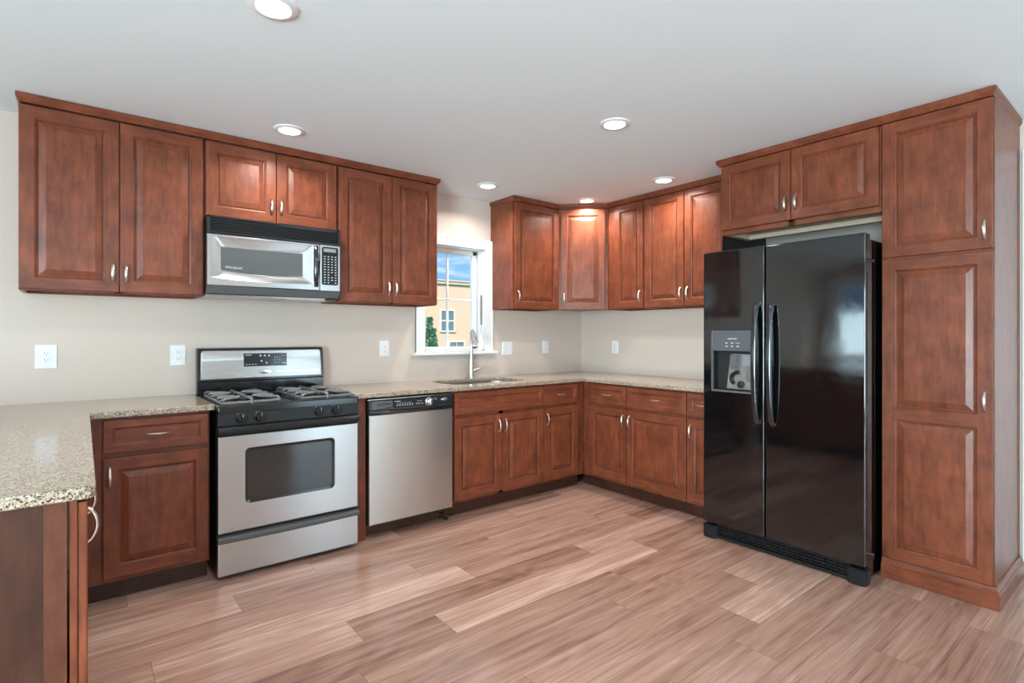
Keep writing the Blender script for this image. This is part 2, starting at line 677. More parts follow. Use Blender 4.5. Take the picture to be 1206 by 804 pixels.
while True:
    ya = Y0 - PW * k
    yb = ya - PW
    k += 1
    if yb > 0.0: continue
    if ya < YB: break
    kk = k - 1
    j = joint.get(kk, -rnd.random() * PL)
    while j > XL: j -= PL
    while j < 0.02:
        xa, xb = j, j + PL
        j += PL
        tone = rnd.uniform(0.2, 0.72)
        for (r_, x_), t_ in tones.items():
            if r_ == kk and xa < x_ < xb: tone = t_
        seed = rnd.random(), rnd.random()
        ca, cb = max(xa, XL), min(xb, 0.0)
        da, db = min(ya, 0.0), max(yb, YB)
        if cb - ca < 0.002 or da - db < 0.002: continue
        f = bm.faces.new([bm.verts.new((x, y, 0)) for x, y in ((ca, db), (cb, db), (cb, da), (ca, da))])
        for lp in f.loops:
            lp[uvp].uv = (lp.vert.co.x - xa, lp.vert.co.y - yb)
            lp[uvs].uv = (PL, PW)
            lp[ct] = (tone, seed[0], seed[1], 1)
tb = BM(); box(tb, XL - T, T, YB - T, T, -0.2, -0.002)
merge(bm, tb)
fl = obj('floor', bm, M['floor']); fl['kind'] = 'structure'


def casing(bm, axis, a0, a1, z0, z1, plane, sgn, w=0.075, t=0.02, bottom=False):
    """flat trim around an opening; plane = wall face, sgn = direction into the room"""
    def bx(s0, s1, za, zb, tt=t):
        if axis == 'x': box(bm, s0, s1, plane, plane + sgn * tt, za, zb, 0.004)
        else: box(bm, plane, plane + sgn * tt, s0, s1, za, zb, 0.004)
    bx(a0 - w, a0, z0, z1)
    bx(a1, a1 + w, z0, z1)
    bx(a0 - w, a1 + w, z1, z1 + w + 0.012, t + 0.004)
    if bottom: bx(a0 - w, a1 + w, z0 - w, z0)
    return bm


# kitchen window: casing, jamb, stool, one casement sash with a two by two grid
win = thing('window_1', None, None, (0, 0, 0)); win['kind'] = 'structure'
CW = 0.078
b = BM()
box(b, WX1, WX1 + CW, -0.020, 0, WZ0 - 0.005, WZ1, 0.004)
box(b, WX1 + CW - 0.014, WX1 + CW, -0.027, 0, WZ0 - 0.005, WZ1 + CW, 0.003)
box(b, WX0 - CW, WX0, -0.020, 0, WZ0 - 0.005, WZ1, 0.004)
box(b, WX0 - CW, WX0 - CW + 0.014, -0.027, 0, WZ0 - 0.005, WZ1 + CW, 0.003)
box(b, WX0 - CW, WX1 + CW, -0.020, 0, WZ1, WZ1 + CW, 0.004)
box(b, WX0 - CW, WX1 + CW, -0.027, 0, WZ1 + CW - 0.014, WZ1 + CW, 0.003)
obj('casing', b, M['trim'], win)
b = BM(); box(b, WX0 - CW - 0.03, WX1 + CW + 0.035, -0.055, 0.0, WZ0 - 0.028, WZ0 - 0.003, 0.006); obj('sill', b, M['trim'], win)
b = BM()
box(b, WX0 + 0.001, WX0 + 0.014, 0.0, 0.13, WZ0, WZ1 - 0.001); box(b, WX1 - 0.014, WX1 - 0.001, 0.0, 0.13, WZ0, WZ1 - 0.001)
box(b, WX0 + 0.001, WX1 - 0.001, 0.0, 0.13, WZ1 - 0.014, WZ1 - 0.001); box(b, WX0 + 0.001, WX1 - 0.001, 0.0, 0.13, WZ0 + 0.001, WZ0 + 0.014)
box(b, WX1 - 0.034, WX1 - 0.014, 0.035, 0.055, WZ0 + 0.014, WZ1 - 0.014, 0.002)
obj('jamb', b, M['trim'], win)
sx0, sx1, sz0, sz1 = WX0 + 0.015, WX1 - 0.036, WZ0 + 0.015, WZ1 - 0.015
b = BM()
box(b, sx0, sx0 + 0.038, 0.062, 0.10, sz0, sz1, 0.004); box(b, sx1 - 0.045, sx1, 0.062, 0.10, sz0, sz1, 0.004)
box(b, sx0, sx1, 0.062, 0.10, sz0, sz0 + 0.022, 0.004); box(b, sx0, sx1, 0.062, 0.10, sz1 - 0.035, sz1, 0.004)
sash = obj('sash', b, M['trim'], win)
gm = -1.530
b = BM(); box(b, gm - 0.009, gm + 0.009, 0.070, 0.090, sz0 + 0.02, sz1 - 0.03, 0.003); obj('muntin', b, M['trim'], sash)
b = BM(); box(b, sx0 + 0.03, sx1 - 0.04, 0.070, 0.090, 1.563, 1.581, 0.003); obj('muntin', b, M['trim'], sash)
b = BM(); box(b, sx0 + 0.03, sx1 - 0.04, 0.078, 0.082, sz0 + 0.02, sz1 - 0.03); obj('pane', b, M['pane'], sash)
b = BM(); box(b, WX1 - 0.027, WX1 - 0.0135, 0.008, 0.022, 1.36, 1.62, 0.004); tag(obj('latch', b, M['plast'], win), 'grey casement latch')

# unseen openings; the wide side door and rear window are added for light
def glazed(name, axis, a0, a1, z0, z1, wall, sgn, mull):
    r_ = thing(name, None, None, (0, 0, 0)); r_['kind'] = 'structure'
    bm = casing(BM(), axis, a0, a1, z0, z1, wall, sgn, bottom=z0 > 0.1)
    obj('casing', bm, M['trim'], r_)
    def bx(bm, s0, s1, za, zb, d0=0.05, d1=0.09, bev=0.004):
        p0, p1 = wall - sgn * d0, wall - sgn * d1
        if axis == 'x': box(bm, s0, s1, p0, p1, za, zb, bev)
        else: box(bm, p0, p1, s0, s1, za, zb, bev)
    bm = BM()
    bx(bm, a0, a0 + 0.06, z0, z1); bx(bm, a1 - 0.06, a1, z0, z1); bx(bm, a0, a1, z0, z0 + 0.06); bx(bm, a0, a1, z1 - 0.06, z1)
    for i in range(1, mull):
        s = a0 + (a1 - a0) * i / mull
        bx(bm, s - 0.04, s + 0.04, z0, z1)
    obj('frame', bm, M['trim'], r_)
    bm = BM(); bx(bm, a0 + 0.05, a1 - 0.05, z0 + 0.05, z1 - 0.05, 0.068, 0.072, 0); obj('pane', bm, M['pane'], r_)
    return r_


glazed('window_2', 'y', -0.97, -0.27, 0.5, 2.1, XL, 1, 1)
glazed('added_door_3', 'y', -5.85, -3.95, 0.03, 2.15, XL, 1, 2)
glazed('added_window_4', 'x', -4.75, -3.05, 0.8, 2.1, YB, 1, 2)
glazed('door_1', 'x', -1.18, -0.14, 0.03, 2.1, YB, 1, 1)
# white panel door in the right wall, just past the pantry
d2 = thing('door_2', None, None, (0, 0, 0)); d2['kind'] = 'structure'
b = BM()
box(b, -0.020, 0, -3.345, -3.254, 0, 2.175, 0.004); box(b, -0.020, 0, -4.35, -4.26, 0, 2.175, 0.004)
box(b, -0.022, 0, -4.35, -3.254, 2.175, 2.262, 0.004)
obj('casing', b, M['trim'], d2)
b = BM(); box(b, 0.03, 0.07, -4.258, -3.347, 0.008, 2.17, 0.002)
for za, zb in ((0.2, 0.95), (1.1, 2.02)):
    for ya, yb in ((-4.16, -3.85), (-3.76, -3.45)):
        box(b, 0.022, 0.04, ya, yb, za, zb, 0.008)
obj('panel', b, M['trim'], d2)
b = BM(); lathe(b, [(0.0, 0), (0.028, 0.0), (0.028, 0.008), (0.012, 0.012), (0.012, 0.03), (0.026, 0.04), (0.028, 0.055), (0.018, 0.066), (0, 0.068)], 20,
                Matrix.Translation((0.03, -4.19, 0.98)) @ Matrix.Rotation(-PI / 2, 4, 'Y'))
obj('knob', b, M['nickel'], d2)


# ------------------------------------------------------------------ cabinet parts
RAISED = [(0, 0), (.002, .0035), (.008, .0065), (.0095, .0135), (.0150, .0135), (.0155, .0085), (.042, .0012), (.0425, .0002)]
FLATP = [(0, 0), (.002, .0035), (.008, .0060), (.0095, .0085)]


def door_bm(x0, x1, z0, z1, yf, fr=0.056, prof=RAISED, mids=(), th=0.019, rail=None):
    """framed panel door facing -y: stiles upright grain (slot 0), rails level grain (slot 1)"""
    rail = rail or fr
    bm = BM()
    e = 0.0035
    def ring(d, y):
        return [Vector((x0 + d, y, z0 + d)), Vector((x1 - d, y, z0 + d)), Vector((x1 - d, y, z1 - d)), Vector((x0 + d, y, z1 - d))]
    loops(bm, [ring(0, yf + th), ring(0, yf + e), ring(e * 0.3, yf + e * 0.3), ring(e, yf)], True, False)
    zs = [(z0 + rail, z1 - rail)]
    for m0, m1 in mids:
        a, c = zs.pop()
        zs += [(a, m0), (m1, c)]
    def quad(xa, xb, za, zb, mi):
        f = bm.faces.new([bm.verts.new((x, yf, z)) for x, z in ((xa, za), (xb, za), (xb, zb), (xa, zb))])
        f.material_index = mi
    xa, xb = x0 + fr, x1 - fr
    quad(x0 + e, xa, z0 + e, z1 - e, 0)
    quad(xb, x1 - e, z0 + e, z1 - e, 0)
    edges = [z0 + e] + [z for p in zs for z in p] + [z1 - e]
    for i in range(0, len(edges), 2):
        quad(xa, xb, edges[i], edges[i + 1], 1)
    for a, c in zs:
        ls = [[Vector((xa + d, yf + y, a + d)), Vector((xb - d, yf + y, a + d)), Vector((xb - d, yf + y, c - d)), Vector((xa + d, yf + y, c - d))] for d, y in prof]
        loops(bm, ls, False, True)
    bmesh.ops.remove_doubles(bm, verts=bm.verts[:], dist=1e-6)
    fix(bm)
    return bm


def handle_bm(x, z, yf, L=0.092, along='z', h=0.023):
    """bowed bar pull, its two feet on the door face"""
    pts, rad = [], []
    n = 16
    for i in range(n + 1):
        s = i / n
        off = h * math.sin(PI * s) ** 0.62
        d = (s - 0.5) * L
        pts.append((x, yf - off + 0.001, z + d) if along == 'z' else (x + d, yf - off + 0.001, z))
        rad.append(0.0050 + 0.0026 * math.sin(PI * s) + 0.002 * max(0, 1 - 9 * min(s, 1 - s)))
    bm = BM()
    tube(bm, pts, rad, 10, flat=(0.65, 1.0) if along == 'z' else (1.0, 0.65), up=Vector((1, 0, 0)) if along == 'z' else Vector((0, 0, 1)))
    return bm


W2 = [M['wood'], M['woodh']]


def add_door(parent, x0, x1, z0, z1, yf, handle=None, Mx=None, **kw):
    d = obj('door', door_bm(x0, x1, z0, z1, yf, **kw), W2, parent, Mx, angle=7)
    if handle:
        obj('handle', handle_bm(handle[0], handle[1], yf, *handle[2:]), M['nickel'], d, Mx)
    return d


def add_drawer(parent, x0, x1, z0, z1, yf, handle=True, Mx=None, name='drawer'):
    d = obj(name, door_bm(x0, x1, z0, z1, yf, fr=0.036, prof=FLATP, rail=0.036), [M['woodh'], M['woodh']], parent, Mx, angle=7)
    if handle:
        obj('handle', handle_bm((x0 + x1) / 2, (z0 + z1) / 2, yf, along='x'), M['nickel'], d, Mx)
    return d


FT = 0.019           # face frame thickness


def carcass(parent, w_, dep, z0, z1, recess=True):
    t = 0.016
    fy = -(dep - FT)
    bm = BM()
    box(bm, 0, t, fy, -0.002, z0, z1, 0.001); box(bm, w_ - t, w_, fy, -0.002, z0, z1, 0.001)
    box(bm, t, w_ - t, fy, -0.002, z1 - t, z1, 0.001)
    zb = z0 + (0.018 if recess else 0)
    box(bm, t, w_ - t, fy, -0.002, zb, zb + t, 0.001, 1)
    box(bm, t, w_ - t, -0.010, -0.002, z0, z1)
    return obj('carcass', bm, [M['wood'], M['raw'] if recess else M['wood']], parent)


def face_frame(parent, w_, dep, z0, z1, stiles, rails):
    """stiles = (x0, x1) list, rails = (z0, z1) list"""
    bm = BM()
    y0, y1 = -dep, -(dep - FT)
    for a, c in stiles:
        box(bm, a, c, y0, y1, z0, z1, 0.001, 0)
    for a, c in rails:
        box(bm, stiles[0][1], stiles[-1][0], y0, y1, a, c, 0.001, 1)
    return obj('face_frame', bm, W2, parent)


ZB, ZT = 1.494, 2.386        # wall cabinets, bottom and top
DB, DT = 1.499, 2.384        # their doors
UD, UF = 0.3075, -0.3275     # depth, door face


def wall_cab(label, loc, rz, w_, doors, zb=ZB, zt=ZT, db=DB, dt=DT, dep=UD, yf=None, recess=True, rail_h=0.05):
    r_ = thing('wall_cabinet', label, 'cabinet', (loc[0], loc[1], zb), rz)
    yf = yf if yf is not None else -(dep + 0.020)
    carcass(r_, w_, dep, 0, zt - zb, recess)
    st = [(0, 0.03)]
    for a, c in zip(doors, doors[1:]):
        m = (a[1] + c[0]) / 2
        st.append((m - 0.02, m + 0.02))
    st.append((w_ - max(0.03, w_ - doors[-1][1] + 0.01), w_))
    if doors[0][0] > 0.03: st[0] = (0, doors[0][0] + 0.01)
    face_frame(r_, w_, dep, 0, zt - zb, st, [(0, 0.04), (zt - zb - rail_h, zt - zb)])
    for d in doors:
        hx, hz = d[2], d[3]
        add_door(r_, d[0], d[1], db - zb, dt - zb, yf, (hx, hz - zb))
    return r_


HZ = 1.597
RW = -PI / 2            # turn for things standing on the right wall
X = -4.169
wall_cab('tall double-door cherry wall cabinet at the far left, its right edge against the microwave', (X, 0), 0, 0.780,
         [(-4.166 - X, -3.779 - X, -3.806 - X, HZ), (-3.775 - X, -3.396 - X, -3.750 - X, HZ)])
X = -3.388
wall_cab('short double-door cherry wall cabinet directly above the microwave', (X, 0), 0, 0.769,
         [(-3.381 - X, -3.003 - X, -3.030 - X, 2.056), (-2.999 - X, -2.629 - X, -2.975 - X, 2.056)], zb=1.953, db=1.958)
X = -2.618
wall_cab('tall double-door cherry wall cabinet between the microwave and the window', (X, 0), 0, 0.752,
         [(-2.611 - X, -2.233 - X, -2.260 - X, HZ), (-2.229 - X, -1.869 - X, -2.204 - X, HZ)])
X = -1.138
wall_cab('single-door cherry wall cabinet just right of the window, glare on its side', (X, 0), 0, 0.520,
         [(-1.122 - X, -0.626 - X, -1.092 - X, HZ)])
# right wall, local x runs from the corner towards the camera
Y = 0.618
wall_cab('narrow single-door cherry wall cabinet on the right wall, touching the angled corner cabinet', (0, -Y), RW, 0.396,
         [(0.705 - Y, 1.006 - Y, 0.978 - Y, HZ)])
Y = 1.016
wall_cab('tall double-door cherry wall cabinet on the right wall, partly behind the cabinet over the refrigerator', (0, -Y), RW, 0.845,
         [(1.025 - Y, 1.393 - Y, 1.366 - Y, HZ), (1.400 - Y, 1.768 - Y, 1.427 - Y, HZ)])

# angled corner wall cabinet
cc = thing('wall_cabinet', 'angled corner cherry wall cabinet with one door facing diagonally out', 'cabinet', (0, 0, ZB))
hz_ = ZT - ZB
b = BM()
P1, P2 = (-0.6165, -UD), (-UD, -0.6165)
prism(b, [(-0.003, -0.003), (-0.6165, -0.003), P1, P2, (-0.003, -0.6165)], 0.018, hz_ - 0.001)
obj('carcass', b, M['wood'], cc)
dl = math.dist(P1, P2)
DM = Matrix.Translation((P1[0], P1[1], 0)) @ Matrix.Rotation(-PI / 4, 4, 'Z')
b = BM()
box(b, 0, 0.03, -0.012, 0.0, 0, hz_, 0.001); box(b, dl - 0.03, dl, -0.012, 0.0, 0, hz_, 0.001)
box(b, 0.03, dl - 0.03, -0.012, 0.0, 0, 0.04, 0.001, 1); box(b, 0.03, dl - 0.03, -0.012, 0.0, hz_ - 0.05, hz_, 0.001, 1)
obj('face_frame', b, W2, cc, DM)
add_door(cc, 0.026, dl - 0.026, DB - ZB, DT - ZB, -0.032, (0.054, HZ - ZB), DM)

# cabinet over the refrigerator and the pantry share one front plane
PF, PD = -0.6275, 0.6075
FY0, FY1, PY1 = 1.874, 2.789, 3.242
r_ = thing('wall_cabinet', 'short double-door cherry cabinet hung above the black refrigerator', 'cabinet', (0, -FY0, 1.930), RW)
wfc = FY1 - FY0 - 0.002
b = BM()
h_ = ZT - 1.930
box(b, 0, 0.016, -(PD - FT), -0.30, 0, h_, 0.001); box(b, wfc - 0.016, wfc, -(PD - FT), -0.30, 0, h_, 0.001)
box(b, 0.016, wfc - 0.016, -(PD - FT), -0.30, h_ - 0.016, h_, 0.001); box(b, 0.016, wfc - 0.016, -0.31, -0.30, 0.03, h_)
box(b, 0.016, wfc - 0.016, -(PD - FT), -0.31, 0.028, 0.044, 0, 1)
box(b, 0.016, wfc - 0.016, -0.345, -0.30, 0.0, 0.028, 0, 1); box(b, 0.016, 0.055, -(PD - FT), -0.345, 0.0, 0.028, 0, 1)
obj('carcass', b, [M['wood'], M['raw']], r_)
face_frame(r_, wfc, PD, 0, h_, [(0, 0.03), (0.43, 0.47), (wfc - 0.03, wfc)], [(0, 0.045), (h_ - 0.05, h_)])
add_door(r_, 0.005, 0.448, 1.963 - 1.930, DT - 1.930, -0.6275, (0.420, 2.065 - 1.930))
add_door(r_, 0.4525, wfc - 0.008, 1.963 - 1.930, DT - 1.930, -0.6275, (0.481, 2.065 - 1.930))

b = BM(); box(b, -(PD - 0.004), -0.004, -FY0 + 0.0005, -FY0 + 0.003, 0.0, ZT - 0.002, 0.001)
tag(obj('end_panel', b, M['near_black']), 'dark upright panel left of the refrigerator, showing black above the freezer door', 'panel')

pn = thing('pantry_cabinet', 'tall cherry pantry cabinet with two stacked doors right of the refrigerator', 'cabinet', (0, -FY1, 0), RW)
pw = PY1 - FY1
b = BM()
box(b, 0, 0.016, -(PD - FT), -0.002, 0.0, ZT, 0.001); box(b, pw - 0.018, pw, -(PD - FT), -0.002, 0.0, ZT, 0.001)
box(b, 0.016, pw - 0.018, -(PD - FT), -0.002, ZT - 0.016, ZT); box(b, 0.016, pw - 0.018, -(PD - FT), -0.002, 0.1, 0.116); box(b, 0.016, pw - 0.018, -0.012, -0.002, 0.1, ZT)
obj('carcass', b, M['wood'], pn)
face_frame(pn, pw, PD, 0, ZT, [(0, 0.03), (pw - 0.03, pw)], [(0, 0.14), (1.655, 1.695), (ZT - 0.05, ZT)])
add_door(pn, 0.006, pw - 0.004, 1.681, DT, PF, (3.209 - FY1, 1.770))
add_door(pn, 0.006, pw - 0.004, 0.108, 1.668, PF, (3.209 - FY1, 0.962), mids=[(0.838, 0.900)])
# base moulding with a stepped top wraps front and side
def mould_loop(poly, prof):
    return [[Vector((x, y, z)) for x, y in poly(o)] for o, z in prof]
b = BM()
prof = [(0.0, 0.0), (0.022, 0.0), (0.022, 0.070), (0.016, 0.074), (0.016, 0.082), (0.008, 0.092), (0.006, 0.102), (0.0, 0.104)]
ls = mould_loop(lambda o: [(0.002, -PD - o), (pw + o, -PD - o), (pw + o, -0.022)], prof)
loops(b, ls, False, False, closed=False)
ls0 = mould_loop(lambda o: [(0.002, -PD - o), (0.002, -PD)], prof)
fix(b)
obj('base_moulding', b, W2[1], pn)


# crown mouldings: a plain cove strip along the top of each run
def crown(label, line):
    """line = front-edge polyline (world xy), ordered so that the outside lies to the right"""
    pts = [Vector(p) for p in line]
    def offset(o):
        res = []
        for i, p in enumerate(pts):
            ns = []
            for a, c in ((i - 1, i), (i, i + 1)):
                if a < 0 or c >= len(pts): continue
                d = (pts[c] - pts[a]).normalized()
                ns.append(Vector((d.y, -d.x)))
            if len(ns) == 1: q = p + ns[0] * o
            else:
                m = (ns[0] + ns[1]).normalized()
                q = p + m * (o / m.dot(ns[0]))
            res.append((q.x, q.y))
        return res
    prof = [(-0.010, 2.3875), (0.004, 2.3875), (0.009, 2.3875), (0.011, 2.392), (0.018, 2.402), (0.021, 2.406), (0.021, 2.427), (-0.010, 2.428)]
    bm = BM()
    rows = mould_loop(offset, prof)
    loops(bm, rows, False, False, closed=False)
    t = [[r[0] for r in rows], [r[-1] for r in rows]]
    for e in t:
        bm.faces.new([bm.verts.new(v) for v in e])
    bmesh.ops.remove_doubles(bm, verts=bm.verts[:], dist=1e-6)
    fix(bm)
    return tag(obj('crown_moulding', bm, M['woodh']), label, 'moulding')


crown('cherry crown moulding along the ceiling above the microwave wall cabinets', [(-4.156, -0.004), (-4.156, UF - 0.012), (-1.882, UF - 0.012), (-1.882, -0.004)])
dd = 0.0
crown('cherry crown moulding bending round the room corner above the angled wall cabinet',
      [(-1.130, -0.004), (-1.130, UF + 0.004), (-0.624, UF + 0.004), (UF + 0.004, -0.624), (UF + 0.004, -FY0 + 0.002)])
crown('cherry crown moulding above the refrigerator cabinet and pantry', [(-0.38, -FY0 + 0.001), (PF + 0.004, -FY0 + 0.001), (PF + 0.004, -PY1 + 0.010), (-0.004, -PY1 + 0.010)])


# base cabinets
BD, BF = 0.610, -0.630
ZC = 0.884
TK = -0.545


def base_cab(label, loc, rz, w_, bays, drawers=True, left_fill=0.0, right_fill=0.0, tk_ext=(0, 0), false_front=None, cut=None, dz=(0.715, 0.871), hs=None):
    """bays = list of (x0, x1, handle x); a drawer over every door unless false_front spans them"""
    r_ = thing('base_cabinet', label, 'cabinet', (*loc, 0), rz)
    t = 0.016
    fy = -(BD - FT)
    bm = BM()
    box(bm, 0, t, fy, -0.002, 0.0 if cut is None else 0.0, ZC, 0.001); box(bm, w_ - t, w_, fy, -0.002, 0.0, ZC, 0.001)
    box(bm, t, w_ - t, fy, -0.002, 0.105, 0.121); box(bm, t, w_ - t, -0.012, -0.002, 0.105, ZC)
    # side panels keep clear of the toe space
    for v in bm.verts:
        if v.co.z < 0.09 and v.co.y < TK: v.co.y = TK + 0.0135
    obj('carcass', bm, M['wood'], r_)
    st = [(0, max(0.03, bays[0][0] + 0.012))]
    for a, c in zip(bays, bays[1:]):
        m = (a[1] + c[0]) / 2
        st.append((m - 0.02, m + 0.02))
    st.append((min(w_ - 0.03, bays[-1][1] - 0.012), w_))
    rails = [(0.10, 0.145), (ZC - 0.035, ZC)]
    if drawers: rails.append((0.685, 0.725))
    bm = BM()
    for a, c in st: box(bm, a, c, -BD, fy, 0.10, ZC, 0.001)
    for a, c in rails: box(bm, st[0][1], st[-1][0], -BD, fy, a, c, 0.001, 1)
    obj('face_frame', bm, W2, r_)
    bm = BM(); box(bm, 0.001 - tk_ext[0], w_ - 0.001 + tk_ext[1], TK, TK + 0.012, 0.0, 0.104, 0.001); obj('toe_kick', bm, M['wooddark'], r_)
    if false_front:
        add_drawer(r_, false_front[0], false_front[1], *dz, BF, handle=False, name='false_drawer_front')
    for x0, x1, hx in bays:
        if drawers and not false_front: add_drawer(r_, x0, x1, *dz, BF)
        add_door(r_, x0, x1, 0.123, 0.692 if drawers else 0.871, BF, (hx, 0.604 if drawers else 0.80) if hx else None)
    return r_


X = -3.925
base_cab('cherry base cabinet with drawer over door, left of the stove', (X, 0), 0, 0.515, [(-3.854 - X, -3.4165 - X, -3.829 - X)])
X = -1.922
base_cab('cherry sink base cabinet with two doors under a blank drawer front, right of the dishwasher', (X, 0), 0, 0.851,
         [(-1.909 - X, -1.4925 - X, -1.520 - X), (-1.4885 - X, -1.074 - X, -1.461 - X)], false_front=(-1.909 - X, -1.074 - X))
X = -1.070
base_cab('narrow cherry drawer base cabinet between the sink cabinet and the room corner', (X, 0), 0, 0.458,
         [(-1.067 - X, -0.692 - X, -1.039 - X)])
Y = 0.6125
base_cab('cherry drawer base cabinet on the right wall, first out of the room corner', (0, -Y), RW, 0.471,
         [(0.688 - Y, 1.080 - Y, 1.052 - Y)], tk_ext=(0.060, 0))
Y = 1.084
base_cab('widest cherry drawer base cabinet on the right wall, second from the room corner', (0, -Y), RW, 0.5345,
         [(1.087 - Y, 1.614 - Y, 1.115 - Y)])
Y = 1.619
base_cab('cherry drawer base cabinet half hidden by the left side of the refrigerator', (0, -Y), RW, 0.238,
         [(1.622 - Y, 1.852 - Y, 1.650 - Y)])

b = BM(); box(b, -2.607, -2.551, -0.612, -0.02, 0.0, ZC, 0.002)
tag(obj('filler_panel', b, M['wood']), 'narrow upright cherry strip between the stove and the dishwasher', 'panel')

# peninsula: doors face the stove, its end faces the camera
pe = thing('peninsula_cabinet', 'cherry peninsula cabinet with bare end panel under the granite at lower left', 'cabinet', (-4.548, -2.128, 0), PI / 2)
pl = 1.475
b = BM()
box(b, 0, 0.018, -(BD - FT), -0.002, 0.0, ZC, 0.001); box(b, pl - 0.018, pl, -(BD - FT), -0.002, 0, ZC, 0.001)
box(b, 0.018, pl - 0.018, -(BD - FT), -0.002, 0.105, 0.121); box(b, 0.018, pl - 0.018, -0.018, -0.002, 0.0, ZC)
for v in b.verts:
    if v.co.z < 0.09 and v.co.y < TK: v.co.y = TK + 0.0135
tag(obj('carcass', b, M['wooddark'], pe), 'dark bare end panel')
b = BM()
for a, c in ((0, 0.03), (0.36, 0.40), (0.735, 0.775), (1.11, pl)): box(b, a, c, -BD, -(BD - FT) - 0.004, 0.10, ZC, 0.001)
box(b, 0.03, pl - 0.03, -BD, -(BD - FT) - 0.004, 0.10, 0.145, 0.001, 1); box(b, 0.03, pl - 0.03, -BD, -(BD - FT) - 0.004, ZC - 0.03, ZC, 0.001, 1)
obj('face_frame', b, W2, pe)
b = BM(); box(b, -0.005, 0.0, -(BD - FT), -(BD - FT) + 0.042, 0.0, ZC, 0.001); obj('end_stile', b, wood('cherry_shaded', (9.0, 9.0, 1.5), (0.055, 0.018, 0.010), (0.16, 0.050, 0.026)), pe)  # cabinet cherry darkened in its colour to mimic weaker light on the stile
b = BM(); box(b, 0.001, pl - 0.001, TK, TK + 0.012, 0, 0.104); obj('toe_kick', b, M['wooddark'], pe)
for a, c, hx in ((0.004, 0.378, 0.034), (0.382, 0.753, 0.300), (0.757, 1.12, 0.785)):
    add_door(pe, a, c, 0.123, 0.871, BF, (hx, 0.806, 0.084, 'z', 0.019))


# ------------------------------------------------------------------ countertops, sink, faucet
ZG0, ZG1 = 0.8845, 0.9145
def rnd_corner(p, a, c, r, n=5):
    """points rounding the corner p between directions to a and c"""
    p, a, c = Vector(p), Vector(a), Vector(c)
    d1, d2 = (a - p).normalized(), (c - p).normalized()
    s, e, o = p + d1 * r, p + d2 * r, p + d1 * r + d2 * r
    res = []
    a0 = math.atan2(*(s - o).yx); a1 = math.atan2(*(e - o).yx)
    da = (a1 - a0 + PI) % (2 * PI) - PI
    for i in range(n + 1):
        t = a0 + da * i / n
        res.append((o.x + r * math.cos(t), o.y + r * math.sin(t)))
    return res
out = [(-5.05, -0.002), (-3.393, -0.002), (-3.393, -0.648), (-3.902, -0.648)] + rnd_corner((-3.902, -2.160), (-3.902, -1), (-5, -2.160), 0.022) + [(-5.05, -2.160)]
tag(slab('countertop', [out], ZG0, ZG1, M['granite'], bev=0.005), 'beige speckled granite countertop covering the peninsula and running left of the stove', 'countertop')
out = [(-2.629, -0.002), (-0.002, -0.002), (-0.002, -1.868), (-0.648, -1.868), (-0.648, -0.648), (-2.629, -0.648)]
hole = rrect(-1.835, -1.135, -0.520, -0.115, 0.11, 8)
tag(slab('countertop', [out, hole], ZG0, ZG1, M['granite'], bev=0.005), 'beige speckled granite countertop bending round the corner with the sink cut into it', 'countertop')

b = BM()
def rr3(e, z): return [Vector((x, y, z)) for x, y in rrect(-1.835 - e, -1.135 + e, -0.520 - e, -0.115 + e, 0.11 + max(e, -0.09), 8)]
loops(b, [rr3(0.012, 0.8835), rr3(-0.001, 0.8835), rr3(-0.004, 0.87), rr3(-0.012, 0.72), rr3(-0.03, 0.70), rr3(-0.06, 0.695)], False, True)
fix(b)
sk = obj('sink', b, M['sinksteel'])
tag(sk, 'oval stainless steel sink bowl set under the granite below the window', 'sink')
b = BM(); lathe(b, [(0, 0), (0.045, 0.0), (0.045, 0.004), (0.03, 0.002), (0, 0.001)], 24, Matrix.Translation((-1.485, -0.32, 0.696))); obj('drain', b, M['chrome'], sk)

fx, fy_ = -1.385, -0.064
fa = thing('faucet', 'tall brushed nickel pull-down faucet standing behind the sink', 'faucet', (fx, fy_, ZG1), R(-24))
b = BM(); lathe(b, [(0, 0), (0.029, 0), (0.029, 0.006), (0.024, 0.012), (0.022, 0.10), (0.0185, 0.15), (0.015, 0.20), (0, 0.20)], 24); obj('body', b, M['faucet'], fa)
b = BM()
pts, rad = [], []
pts += [(0, 0, 0.19), (0, 0, 0.26), (0, -0.003, 0.31), (0, -0.012, 0.345)]
for i in range(1, 9):
    t = PI - i / 8 * PI * 0.80
    pts.append((0, -0.056 - 0.044 * math.cos(t), 0.362 + 0.034 * math.sin(t)))
tube(b, pts, 0.0125, 14, up=Vector((1, 0, 0))); obj('spout', b, M['faucet'], fa)
e = Vector(pts[-1]); dr = (Vector(pts[-1]) - Vector(pts[-2])).normalized()
b = BM()
tube(b, [e - dr * 0.004, e + dr * 0.03, e + dr * 0.09, e + dr * 0.135, e + dr * 0.140], [0.0135, 0.015, 0.020, 0.0245, 0.021], 16, up=Vector((1, 0, 0)))
obj('spray_head', b, M['faucet'], fa)
b = BM()
tube(b, [(0.018, 0, 0.062), (0.034, -0.002, 0.066)], [0.016, 0.014], 14)
tube(b, [(0.034, -0.002, 0.066), (0.048, -0.010, 0.075), (0.062, -0.018, 0.085), (0.080, -0.03, 0.088)], [0.013, 0.012, 0.009, 0.006], 12)
obj('lever', b, M['faucet'], fa)


